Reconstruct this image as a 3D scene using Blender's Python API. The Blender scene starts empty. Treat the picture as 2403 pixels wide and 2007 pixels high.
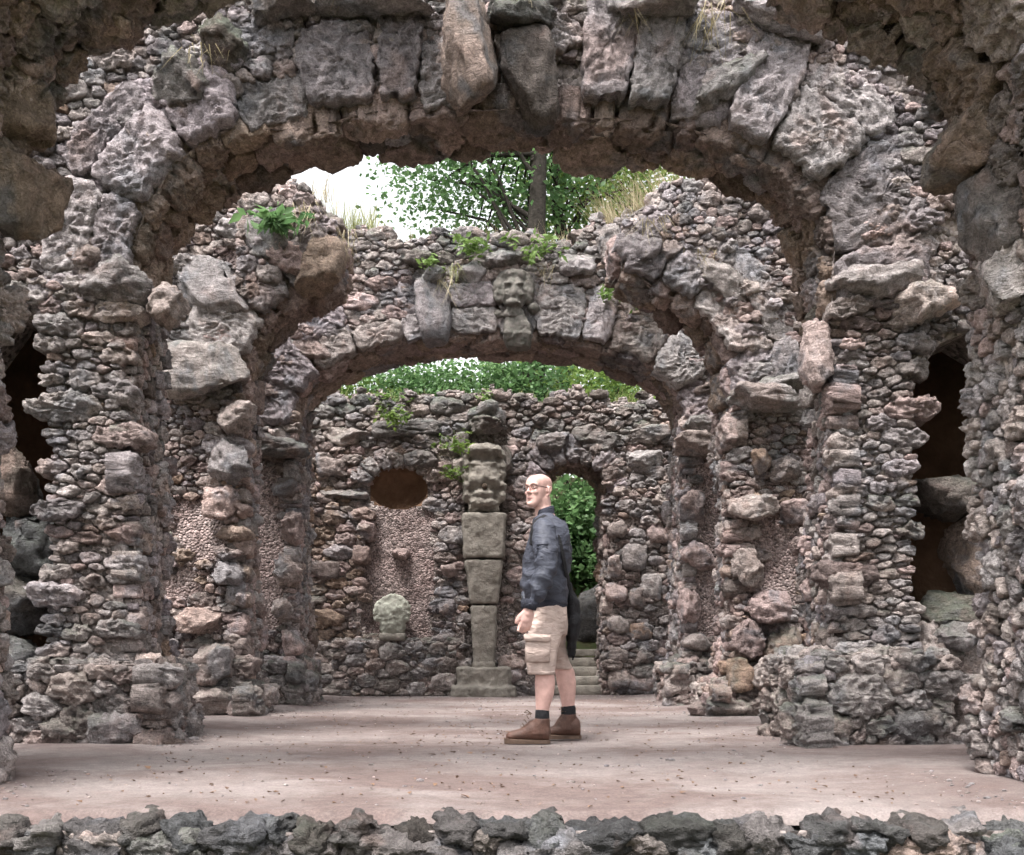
import bpy, bmesh, math, random
import numpy as np
from mathutils import Vector, Matrix

# ---------------------------------------------------------------- camera, world, sun, exposure
SC = bpy.context.scene
COL = SC.collection
FPX, CX, YH = 2400.0, 1145.0, 1530.0          # focal length and principal point, in pixels of a 2403 x 2007 frame
FLOOR = -0.605                                # stage floor; the camera stands at height 0 in the sunken pit

cam_d = bpy.data.cameras.new('camera')
cam = bpy.data.objects.new('camera', cam_d); COL.objects.link(cam)
cam.location = (0, 0, 0); cam.rotation_euler = (math.radians(90), 0, 0)
cam_d.sensor_fit = 'HORIZONTAL'; cam_d.sensor_width = 36.0
cam_d.lens = 36.0 * FPX / 2403.0
cam_d.shift_x = (1201.5 - CX) / 2403.0
cam_d.shift_y = (YH - 1003.5) / 2403.0
cam_d.clip_start = 0.05; cam_d.clip_end = 2000
SC.camera = cam

SUN_EL, SUN_AZ = 66.0, 212.0                  # degrees; azimuth clockwise from +Y, so the light comes from behind the camera
wd = bpy.data.worlds.new('World'); SC.world = wd; wd.use_nodes = True
nt = wd.node_tree; nt.nodes.clear()
sky = nt.nodes.new('ShaderNodeTexSky'); sky.sky_type = 'NISHITA'; sky.sun_disc = False
sky.sun_elevation = math.radians(SUN_EL); sky.sun_rotation = math.radians(SUN_AZ)
sky.air_density = 1.0; sky.dust_density = 4.0; sky.ozone_density = 1.0
hs = nt.nodes.new('ShaderNodeHueSaturation'); hs.inputs['Saturation'].default_value = 0.10
bg = nt.nodes.new('ShaderNodeBackground'); bg.inputs['Strength'].default_value = 0.10
wo = nt.nodes.new('ShaderNodeOutputWorld')
nt.links.new(sky.outputs[0], hs.inputs['Color']); nt.links.new(hs.outputs[0], bg.inputs['Color']); nt.links.new(bg.outputs[0], wo.inputs[0])

sun_d = bpy.data.lights.new('sun', 'SUN'); sun_d.energy = 1.5; sun_d.angle = math.radians(18); sun_d.color = (1.0, 0.955, 0.915)
sun = bpy.data.objects.new('sun', sun_d); COL.objects.link(sun)
_el, _az = math.radians(SUN_EL), math.radians(SUN_AZ)
_dir = Vector((math.sin(_az) * math.cos(_el), math.cos(_az) * math.cos(_el), math.sin(_el)))
sun.rotation_euler = _dir.to_track_quat('Z', 'Y').to_euler(); sun.location = _dir * 30

SC.view_settings.view_transform = 'Standard'; SC.view_settings.look = 'None'
SC.view_settings.gamma = 1.0; SC.view_settings.exposure = 2.33; SC.view_settings.use_curve_mapping = False
SC.render.engine = 'CYCLES'
SC.cycles.max_bounces = 5; SC.cycles.diffuse_bounces = 3; SC.cycles.glossy_bounces = 1; SC.cycles.transmission_bounces = 2; SC.cycles.transparent_max_bounces = 4
SC.cycles.use_adaptive_sampling = True; SC.cycles.adaptive_threshold = 0.04
try:
    SC.cycles.use_denoising = True
    SC.cycles.denoiser = 'OPENIMAGEDENOISE'
except Exception:
    pass

RNG = np.random.default_rng(7)
random.seed(7)

# ---------------------------------------------------------------- noise
_perm = np.random.default_rng(11).permutation(256)
PERM = np.concatenate([_perm, _perm, _perm])
_g = np.random.default_rng(12).normal(size=(256, 3)); GRAD = _g / np.linalg.norm(_g, axis=1)[:, None]

def pn(P):
    P = np.asarray(P, dtype=np.float64)
    I = np.floor(P).astype(np.int64); F = P - I
    U = F * F * F * (F * (F * 6 - 15) + 10)
    I &= 255
    out = 0
    for dx in (0, 1):
        wx = U[:, 0] if dx else 1 - U[:, 0]
        for dy in (0, 1):
            wy = U[:, 1] if dy else 1 - U[:, 1]
            for dz in (0, 1):
                wz = U[:, 2] if dz else 1 - U[:, 2]
                h = PERM[PERM[PERM[(I[:, 0] + dx) & 255] + ((I[:, 1] + dy) & 255)] + ((I[:, 2] + dz) & 255)]
                g = GRAD[h]
                out = out + wx * wy * wz * (g[:, 0] * (F[:, 0] - dx) + g[:, 1] * (F[:, 1] - dy) + g[:, 2] * (F[:, 2] - dz))
    return out * 1.5

def fbm(P, o=3):
    P = np.asarray(P, dtype=np.float64); s = 0; a = 1.0
    for k in range(o):
        s = s + a * pn(P * (2.03 ** k) + 17.3 * k); a *= 0.5
    return s

def vnoise(P):
    return np.stack([pn(P + 3.1), pn(P + 41.7), pn(P + 83.3)], axis=1)

# ---------------------------------------------------------------- materials
def mat(name):
    m = bpy.data.materials.new(name); m.use_nodes = True
    n = m.node_tree.nodes; b = n['Principled BSDF']
    return m, m.node_tree, b

def N(t, typ, **kw):
    n = t.nodes.new(typ)
    for k, v in kw.items():
        if k.startswith('i_'):
            n.inputs[k[2:].replace('_', ' ')].default_value = v
        else:
            setattr(n, k, v)
    return n

def ramp(t, stops, interp='LINEAR'):
    r = t.nodes.new('ShaderNodeValToRGB'); cr = r.color_ramp; cr.interpolation = interp
    while len(cr.elements) < len(stops): cr.elements.new(0.5)
    for e, (p, c) in zip(cr.elements, stops):
        e.position = p; e.color = (*c, 1) if len(c) == 3 else c
    return r

def mixc(t, a, b, fac, blend='MIX'):
    m = t.nodes.new('ShaderNodeMix'); m.data_type = 'RGBA'; m.blend_type = blend
    for sock, v in ((m.inputs[0], fac), (m.inputs[6], a), (m.inputs[7], b)):
        if hasattr(v, 'is_output') or hasattr(v, 'links'): t.links.new(v, sock)
        else: sock.default_value = v if not isinstance(v, tuple) else (*v, 1)[:4]
    return m.outputs[2]

def math_n(t, op, a, b=None, clamp=False):
    m = t.nodes.new('ShaderNodeMath'); m.operation = op; m.use_clamp = clamp
    for sock, v in ((m.inputs[0], a), (m.inputs[1], b)):
        if v is None: continue
        if hasattr(v, 'links'): t.links.new(v, sock)
        else: sock.default_value = v
    return m.outputs[0]

def maprange(t, v, a, b, c=0.0, d=1.0):
    m = t.nodes.new('ShaderNodeMapRange'); t.links.new(v, m.inputs[0])
    for i, x in enumerate((a, b, c, d)): m.inputs[i + 1].default_value = x
    return m.outputs[0]

def noise_n(t, vec, scale, detail=5, rough=0.6, dist=0.0):
    n = N(t, 'ShaderNodeTexNoise'); n.inputs['Scale'].default_value = scale
    n.inputs['Detail'].default_value = detail; n.inputs['Roughness'].default_value = rough; n.inputs['Distortion'].default_value = dist
    t.links.new(vec, n.inputs['Vector']); return n.outputs['Fac']

def stone_material():
    m, t, b = mat('weathered_stone')
    geo = N(t, 'ShaderNodeNewGeometry'); pos = geo.outputs['Position']
    at = N(t, 'ShaderNodeAttribute', attribute_name='tint')
    sep = N(t, 'ShaderNodeSeparateColor'); t.links.new(at.outputs['Color'], sep.inputs[0])
    hue, val, moss = sep.outputs[0], sep.outputs[1], sep.outputs[2]
    base = ramp(t, [(0.0, (0.305, 0.262, 0.276)), (0.17, (0.33, 0.302, 0.298)), (0.36, (0.372, 0.310, 0.286)),
                    (0.52, (0.365, 0.276, 0.264)), (0.68, (0.315, 0.242, 0.195)), (0.84, (0.335, 0.236, 0.182)), (1.0, (0.105, 0.108, 0.115))])  # last stop: blue-grey rock, lowered to put pit shade into the retaining wall
    t.links.new(hue, base.inputs[0])
    c = base.outputs[0]
    n1 = noise_n(t, pos, 1.9, 3, 0.7, 0.5)          # broad weathering: blue-grey lichen crust
    c = mixc(t, c, (0.20, 0.205, 0.228), maprange(t, n1, 0.53, 0.64, 0, 0.65))
    c = mixc(t, c, (0.34, 0.225, 0.185), maprange(t, n1, 0.43, 0.33, 0, 0.35))
    n3 = noise_n(t, pos, 16.0, 6, 0.74, 0.3)        # grain
    g3 = maprange(t, n3, 0.30, 0.72, 0.40, 1.50)
    n4 = noise_n(t, pos, 85.0, 2, 0.7)
    g4 = maprange(t, n4, 0.3, 0.7, 0.72, 1.28)
    f = math_n(t, 'MULTIPLY', math_n(t, 'MULTIPLY', g3, g4), maprange(t, val, 0, 1, 0.30, 1.75))
    mul = N(t, 'ShaderNodeCombineColor')
    for i in range(3): t.links.new(f, mul.inputs[i])
    c = mixc(t, c, mul.outputs[0], 1.0, 'MULTIPLY')
    sx = N(t, 'ShaderNodeSeparateXYZ'); t.links.new(geo.outputs['Normal'], sx.inputs[0])
    up = maprange(t, sx.outputs[2], 0.0, 0.8, 0.3, 1.0)
    mf = math_n(t, 'MULTIPLY', math_n(t, 'MULTIPLY', up, moss), maprange(t, n1, 0.40, 0.56, 0.1, 1), True)
    mc = mixc(t, (0.075, 0.085, 0.065), (0.15, 0.165, 0.125), n4)
    c = mixc(t, c, mc, mf)
    t.links.new(c, b.inputs['Base Color'])
    b.inputs['Roughness'].default_value = 0.93; b.inputs['Specular IOR Level'].default_value = 0.15
    st = N(t, 'ShaderNodeMapping'); st.inputs['Scale'].default_value = (9, 9, 30); t.links.new(pos, st.inputs['Vector'])
    ns = noise_n(t, st.outputs[0], 1.0, 4, 0.7, 0.8)
    hsum = math_n(t, 'ADD', math_n(t, 'ADD', n3, math_n(t, 'MULTIPLY', n4, 0.3)), math_n(t, 'MULTIPLY', ns, 0.6))
    bp = N(t, 'ShaderNodeBump'); bp.inputs['Strength'].default_value = 1.0; bp.inputs['Distance'].default_value = 0.06
    t.links.new(hsum, bp.inputs['Height'])
    t.links.new(bp.outputs[0], b.inputs['Normal'])
    return m

def mortar_material(name, c1, c2, peb=30.0, depth=0.03, redden=None):
    m, t, b = mat(name)
    geo = N(t, 'ShaderNodeNewGeometry'); pos = geo.outputs['Position']
    n1 = noise_n(t, pos, 3.0, 6, 0.65)
    c = mixc(t, c1, c2, maprange(t, n1, 0.35, 0.65))
    vo = N(t, 'ShaderNodeTexVoronoi'); vo.inputs['Scale'].default_value = peb; t.links.new(pos, vo.inputs['Vector'])
    hsv = N(t, 'ShaderNodeSeparateColor'); t.links.new(vo.outputs['Color'], hsv.inputs[0])
    f = math_n(t, 'MULTIPLY', maprange(t, hsv.outputs[0], 0, 1, 0.45, 1.6), maprange(t, noise_n(t, pos, 45, 5), 0.3, 0.7, 0.7, 1.3))
    mul = N(t, 'ShaderNodeCombineColor')
    for i in range(3): t.links.new(f, mul.inputs[i])
    c = mixc(t, c, mul.outputs[0], 1.0, 'MULTIPLY')
    t.links.new(c, b.inputs['Base Color']); b.inputs['Roughness'].default_value = 0.95; b.inputs['Specular IOR Level'].default_value = 0.15
    hh = math_n(t, 'ADD', math_n(t, 'MULTIPLY', vo.outputs['Distance'], -1.0), math_n(t, 'MULTIPLY', noise_n(t, pos, 12, 6), 1.2))
    bp = N(t, 'ShaderNodeBump'); bp.inputs['Strength'].default_value = 1.0; bp.inputs['Distance'].default_value = depth
    t.links.new(hh, bp.inputs['Height']); t.links.new(bp.outputs[0], b.inputs['Normal'])
    return m

def plain(name, col, rough=0.8, var=0.25, scale=20.0, bump=0.0, bscale=60.0, spec=0.3, trans=0.0, col2=None):
    m, t, b = mat(name)
    geo = N(t, 'ShaderNodeNewGeometry'); pos = geo.outputs['Position']
    n1 = noise_n(t, pos, scale, 5, 0.6)
    if col2 is None:
        f = maprange(t, n1, 0.3, 0.7, 1 - var, 1 + var)
        mul = N(t, 'ShaderNodeCombineColor')
        for i in range(3): t.links.new(f, mul.inputs[i])
        c = mixc(t, col, mul.outputs[0], 1.0, 'MULTIPLY')
    else:
        c = mixc(t, col, col2, maprange(t, n1, 0.35, 0.65))
    t.links.new(c, b.inputs['Base Color']); b.inputs['Roughness'].default_value = rough; b.inputs['Specular IOR Level'].default_value = spec
    if bump:
        bp = N(t, 'ShaderNodeBump'); bp.inputs['Strength'].default_value = 1.0; bp.inputs['Distance'].default_value = bump
        t.links.new(noise_n(t, pos, bscale, 6, 0.65), bp.inputs['Height']); t.links.new(bp.outputs[0], b.inputs['Normal'])
    if trans:
        tr = N(t, 'ShaderNodeBsdfTranslucent'); t.links.new(c, tr.inputs[0])
        ms = N(t, 'ShaderNodeMixShader'); ms.inputs[0].default_value = trans
        t.links.new(b.outputs[0], ms.inputs[1]); t.links.new(tr.outputs[0], ms.inputs[2])
        t.links.new(ms.outputs[0], t.nodes['Material Output'].inputs[0])
    return m

def leaf_material(name, c1, c2, trans=0.35):
    m, t, b = mat(name)
    at = N(t, 'ShaderNodeAttribute', attribute_name='tint')
    sep = N(t, 'ShaderNodeSeparateColor'); t.links.new(at.outputs['Color'], sep.inputs[0])
    c = mixc(t, c1, c2, sep.outputs[0])
    t.links.new(c, b.inputs['Base Color']); b.inputs['Roughness'].default_value = 0.55; b.inputs['Specular IOR Level'].default_value = 0.35
    tr = N(t, 'ShaderNodeBsdfTranslucent'); t.links.new(c, tr.inputs[0])
    ms = N(t, 'ShaderNodeMixShader'); ms.inputs[0].default_value = trans
    t.links.new(b.outputs[0], ms.inputs[1]); t.links.new(tr.outputs[0], ms.inputs[2])
    t.links.new(ms.outputs[0], t.nodes['Material Output'].inputs[0])
    return m

def sand_material():
    m, t, b = mat('trodden_sand')
    geo = N(t, 'ShaderNodeNewGeometry'); pos = geo.outputs['Position']
    mp = N(t, 'ShaderNodeMapping'); mp.inputs['Scale'].default_value = (0.75, 1.0, 1.0); t.links.new(pos, mp.inputs['Vector'])
    n1 = noise_n(t, mp.outputs[0], 1.15, 5, 0.6, 0.5)
    c = mixc(t, (0.150, 0.114, 0.106), (0.238, 0.204, 0.194), maprange(t, n1, 0.40, 0.60))
    n2 = noise_n(t, pos, 3.5, 6, 0.65)
    c = mixc(t, c, (0.160, 0.112, 0.102), maprange(t, n2, 0.55, 0.75, 0, 0.55))
    n3 = noise_n(t, pos, 90, 6, 0.75)
    f = math_n(t, 'MULTIPLY', maprange(t, n3, 0.3, 0.7, 0.70, 1.26), maprange(t, noise_n(t, pos, 14, 5, 0.7), 0.3, 0.7, 0.80, 1.18))
    mul = N(t, 'ShaderNodeCombineColor')
    for i in range(3): t.links.new(f, mul.inputs[i])
    c = mixc(t, c, mul.outputs[0], 1.0, 'MULTIPLY')
    t.links.new(c, b.inputs['Base Color']); b.inputs['Roughness'].default_value = 0.96; b.inputs['Specular IOR Level'].default_value = 0.12
    bp = N(t, 'ShaderNodeBump'); bp.inputs['Strength'].default_value = 0.8; bp.inputs['Distance'].default_value = 0.015
    t.links.new(math_n(t, 'ADD', n3, math_n(t, 'MULTIPLY', n2, 1.5)), bp.inputs['Height']); t.links.new(bp.outputs[0], b.inputs['Normal'])
    return m

M = {}
M['stone'] = stone_material()
M['mortar'] = mortar_material('old_mortar', (0.225, 0.19, 0.178), (0.30, 0.262, 0.245))
M['pebble'] = mortar_material('red_pebble_plaster', (0.225, 0.168, 0.158), (0.30, 0.245, 0.232), 42.0, 0.035)
M['sand'] = sand_material()
M['niche'] = plain('brown_plaster', (0.17, 0.105, 0.07), 0.95, 0.3, 6, 0.02, 25, 0.1)
M['dressed'] = plain('dressed_sandstone', (0.27, 0.245, 0.215), 0.9, 0.3, 7, 0.02, 22, 0.15, col2=(0.165, 0.15, 0.13))
M['soil'] = plain('forest_soil', (0.07, 0.055, 0.035), 0.95, 0.4, 4, 0.03, 12, 0.1, col2=(0.06, 0.08, 0.03))
M['leaf'] = leaf_material('leaf_green', (0.08, 0.14, 0.035), (0.20, 0.28, 0.07), 0.5)
M['leaf_blue'] = leaf_material('leaf_cool_green', (0.06, 0.13, 0.05), (0.15, 0.255, 0.10), 0.45)
M['leaf_light'] = leaf_material('leaf_light_green', (0.10, 0.17, 0.04), (0.16, 0.24, 0.07))
M['grass'] = leaf_material('dry_grass', (0.30, 0.255, 0.14), (0.42, 0.36, 0.24), 0.3)
M['grass_green'] = leaf_material('green_grass', (0.16, 0.19, 0.06), (0.32, 0.31, 0.14), 0.35)
M['dead'] = leaf_material('dead_leaf', (0.09, 0.045, 0.025), (0.20, 0.12, 0.075), 0.1)
M['bark'] = plain('bark', (0.032, 0.028, 0.024), 0.95, 0.4, 12, 0.03, 18, 0.1)

# ---------------------------------------------------------------- object helpers
def link(o, parent=None):
    COL.objects.link(o)
    if parent is not None: o.parent = parent
    return o

def tag(o, label=None, cat=None, group=None, kind=None):
    if label: o['label'] = label
    if cat: o['category'] = cat
    if group: o['group'] = group
    if kind: o['kind'] = kind
    return o

def empty(name, loc=(0, 0, 0)):
    o = bpy.data.objects.new(name, None); o.location = loc; o.empty_display_size = 0.2
    return link(o)

def np_mesh(name, V, F, mats, tint=None, smooth=True):
    me = bpy.data.meshes.new(name)
    V = np.ascontiguousarray(V, dtype=np.float32); F = np.ascontiguousarray(F, dtype=np.int32); k = F.shape[1]
    me.vertices.add(len(V)); me.vertices.foreach_set('co', V.ravel())
    me.loops.add(F.size); me.loops.foreach_set('vertex_index', F.ravel())
    me.polygons.add(len(F))
    me.polygons.foreach_set('loop_start', np.arange(0, F.size, k, dtype=np.int32))
    try: me.polygons.foreach_set('loop_total', np.full(len(F), k, dtype=np.int32))
    except Exception: pass
    if smooth: me.polygons.foreach_set('use_smooth', np.ones(len(F), dtype=bool))
    me.update(calc_edges=True)
    if tint is not None:
        a = me.attributes.new('tint', 'FLOAT_COLOR', 'POINT')
        tint = np.asarray(tint, dtype=np.float32)
        if tint.ndim == 1: tint = np.tile(tint, (len(V), 1))
        if tint.shape[1] == 3: tint = np.concatenate([tint, np.ones((len(V), 1), np.float32)], axis=1)
        a.data.foreach_set('color', np.ascontiguousarray(tint, dtype=np.float32).ravel())
    for mm in (mats if isinstance(mats, (list, tuple)) else [mats]): me.materials.append(mm)
    return me

def mesh_obj(name, V, F, m, parent=None, tint=None, smooth=True, origin=None):
    V = np.asarray(V, dtype=np.float64)
    if origin is not None: V = V - np.asarray(origin)
    o = bpy.data.objects.new(name, np_mesh(name, V, F, m, tint, smooth))
    if origin is not None:
        base = np.array(parent.location) if parent is not None else 0
        o.location = Vector(np.asarray(origin) - base)
    return link(o, parent)

def bm_obj(name, bm, m, parent=None, smooth=False):
    me = bpy.data.meshes.new(name); bm.normal_update(); bm.to_mesh(me); bm.free()
    if smooth: me.polygons.foreach_set('use_smooth', [True] * len(me.polygons))
    me.materials.append(m)
    return link(bpy.data.objects.new(name, me), parent)

# ---------------------------------------------------------------- arches: openings and profiles
ARCH = {   # y front, y back, centre x, half span, spring height, rise, exponent
    'A': (4.10, 4.95, 0.01, 2.40, 1.90, 1.46, 2.4),
    'B': (6.75, 7.35, -0.02, 2.36, 2.35, 1.28, 2.9),
    'C': (9.70, 10.30, -0.01, 2.36, 2.45, 1.34, 2.3),
    'D': (11.60, 12.50, 0.03, 2.24, 2.68, 0.92, 2.2),
}
C_GAP = (-1.42, 1.26)

def arch_z(k, x):
    y0, y1, cx, a, zs, b, n = ARCH[k]
    t = np.clip(np.abs((np.asarray(x, float) - cx) / a), 0, 1)
    return zs + b * (1 - t ** n) ** (1 / n)

def is_open(k, x, z, m=0.2):
    y0, y1, cx, a, zs, b, n = ARCH[k]
    ok = (abs(x - cx) < a + m) and (z < float(arch_z(k, (x - cx) * a / (a + m) + cx)) + m)
    if k == 'C' and C_GAP[0] - m < x < C_GAP[1] + m: ok = True
    return ok

EYES = ((0, 0, 0), (-0.7, 0, 0), (0.7, 0, 0), (0, 0, 0.35))
def seen(p, before, eyes=EYES, m=0.2):
    for e in eyes:
        good = True
        for k in before:
            for yy in ARCH[k][:2]:
                f = (yy - e[1]) / (p[1] - e[1])
                if not is_open(k, e[0] + (p[0] - e[0]) * f, e[2] + (p[2] - e[2]) * f, m): good = False; break
            if not good: break
        if good: return True
    return False

def in_frame(p):
    px, py = CX + FPX * p[0] / p[1], YH - FPX * p[2] / p[1]
    return -60 < px < 2463 and -60 < py < 2067

def arch_profile(k, seg=120):
    """left floor -> up the pier -> over the arch -> right floor; returns points and inward normals by arc length"""
    y0, y1, cx, a, zs, b, n = ARCH[k]
    th = np.linspace(math.pi, 0, seg)
    c, s = np.cos(th), np.sin(th)
    x = cx + a * np.sign(c) * np.abs(c) ** (2 / n); z = zs + b * np.abs(s) ** (2 / n)
    x = np.concatenate([[cx - a], x, [cx + a]]); z = np.concatenate([[FLOOR], z, [FLOOR]])
    P = np.stack([x, z], 1)
    d = np.linalg.norm(np.diff(P, axis=0), axis=1); keep = np.concatenate([[True], d > 1e-6]); P = P[keep]
    S = np.concatenate([[0], np.cumsum(np.linalg.norm(np.diff(P, axis=0), axis=1))])
    # resample evenly
    s2 = np.arange(0, S[-1], 0.03); Q = np.stack([np.interp(s2, S, P[:, 0]), np.interp(s2, S, P[:, 1])], 1)
    T = np.gradient(Q, axis=0); T /= np.linalg.norm(T, axis=1)[:, None]
    Nn = np.stack([T[:, 1], -T[:, 0]], 1)       # to the right of travel = into the opening
    for _ in range(6):
        Nn[1:-1] = (Nn[:-2] + Nn[1:-1] * 2 + Nn[2:]) / 4
    Nn /= np.linalg.norm(Nn, axis=1)[:, None]
    return s2, Q, Nn

# ---------------------------------------------------------------- rubble: power diagram cells
def scatter(u0, u1, v0, v1, rad, tries, rng, accept=None):
    """variable-radius dart throwing; rad(u, v) gives the mean radius"""
    pts = []; grid = {}; cell = 0.3
    U = rng.uniform(u0, u1, tries); W = rng.uniform(v0, v1, tries); K = rng.lognormal(0.0, 0.38, tries)
    order = range(tries)
    for i in order:
        u, v = U[i], W[i]
        if accept is not None and not accept(u, v): continue
        shrink = 1.35 - 0.85 * i / tries
        r = rad(u, v) * min(max(K[i], 0.5), 2.0) * shrink
        gi, gj = int(u // cell), int(v // cell); ok = True
        for a in (-1, 0, 1):
            for c in (-1, 0, 1):
                for (pu, pv, pr) in grid.get((gi + a, gj + c), ()):
                    if (pu - u) ** 2 + (pv - v) ** 2 < ((pr + r) * 0.93) ** 2: ok = False; break
                if not ok: break
            if not ok: break
        if ok:
            pts.append((u, v, r)); grid.setdefault((gi, gj), []).append((u, v, r))
    return np.array(pts) if pts else np.zeros((0, 3))

def clip(poly, nx, ny, d):
    out = []; L = len(poly)
    for i in range(L):
        p = poly[i]; q = poly[(i + 1) % L]
        a = p[0] * nx + p[1] * ny - d; b = q[0] * nx + q[1] * ny - d
        if a <= 0: out.append(p)
        if (a < 0 < b) or (b < 0 < a):
            t = a / (a - b); out.append((p[0] + (q[0] - p[0]) * t, p[1] + (q[1] - p[1]) * t))
    return out

def cells(pts, planes=()):
    res = []; n = len(pts)
    if n == 0: return res
    for i0 in range(0, n, 400):
        blk = pts[i0:i0 + 400]
        D = (blk[:, None, 0] - pts[None, :, 0]) ** 2 + (blk[:, None, 1] - pts[None, :, 1]) ** 2
        k = min(26, n - 1)
        idx = np.argpartition(D, k, axis=1)[:, :k + 1] if n > 1 else np.zeros((len(blk), 1), int)
        for j in range(len(blk)):
            i = i0 + j; u, v, r = pts[i]; R = r * 1.6
            poly = [(u - R, v - R), (u + R, v - R), (u + R, v + R), (u - R, v + R)]
            for q in sorted(idx[j], key=lambda q: D[j, q]):
                if q == i: continue
                dx, dy = pts[q, 0] - u, pts[q, 1] - v; d2 = D[j, q]; d = math.sqrt(d2)
                s = (d2 + r * r - pts[q, 2] ** 2) / (2 * d)
                poly = clip(poly, dx / d, dy / d, (u * dx + v * dy) / d + s)
                if len(poly) < 3: break
            for (nx, ny, dd) in planes:
                if len(poly) >= 3: poly = clip(poly, nx, ny, dd)
            if len(poly) >= 3: res.append((i, poly))
    return res

_topo = {}
def topo(n, R):
    if (n, R) in _topo: return _topo[(n, R)]
    F = []
    for k in range(R - 1):
        for i in range(n):
            j = (i + 1) % n; a, b, c, d = k * n + i, k * n + j, (k + 1) * n + j, (k + 1) * n + i
            F += [(a, b, c), (a, c, d)]
    for i in range(n): F.append(((R - 1) * n + i, (R - 1) * n + (i + 1) % n, R * n))
    _topo[(n, R)] = np.array(F, dtype=np.int32); return _topo[(n, R)]

def resample(poly, n, rounds=2):
    P = np.array(poly)
    for _ in range(rounds):
        Q = np.roll(P, -1, axis=0); P = np.stack([P * 0.76 + Q * 0.24, P * 0.24 + Q * 0.76], 1).reshape(-1, 2)
    C = np.concatenate([P, P[:1]]); s = np.concatenate([[0], np.cumsum(np.linalg.norm(np.diff(C, axis=0), axis=1))])
    t = np.linspace(0, s[-1], n, endpoint=False)
    return np.stack([np.interp(t, s, C[:, 0]), np.interp(t, s, C[:, 1])], 1)

def area2(P):
    x, y = P[:, 0], P[:, 1]; return 0.5 * (np.dot(x, np.roll(y, -1)) - np.dot(y, np.roll(x, -1)))

ICO = {}
def ico(sub):
    if sub not in ICO:
        bm = bmesh.new(); bmesh.ops.create_icosphere(bm, subdivisions=sub, radius=1.0)
        bm.verts.ensure_lookup_table()
        ICO[sub] = (np.array([v.co[:] for v in bm.verts]), np.array([[v.index for v in f.verts] for f in bm.faces], dtype=np.int32)); bm.free()
    return ICO[sub]

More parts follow.
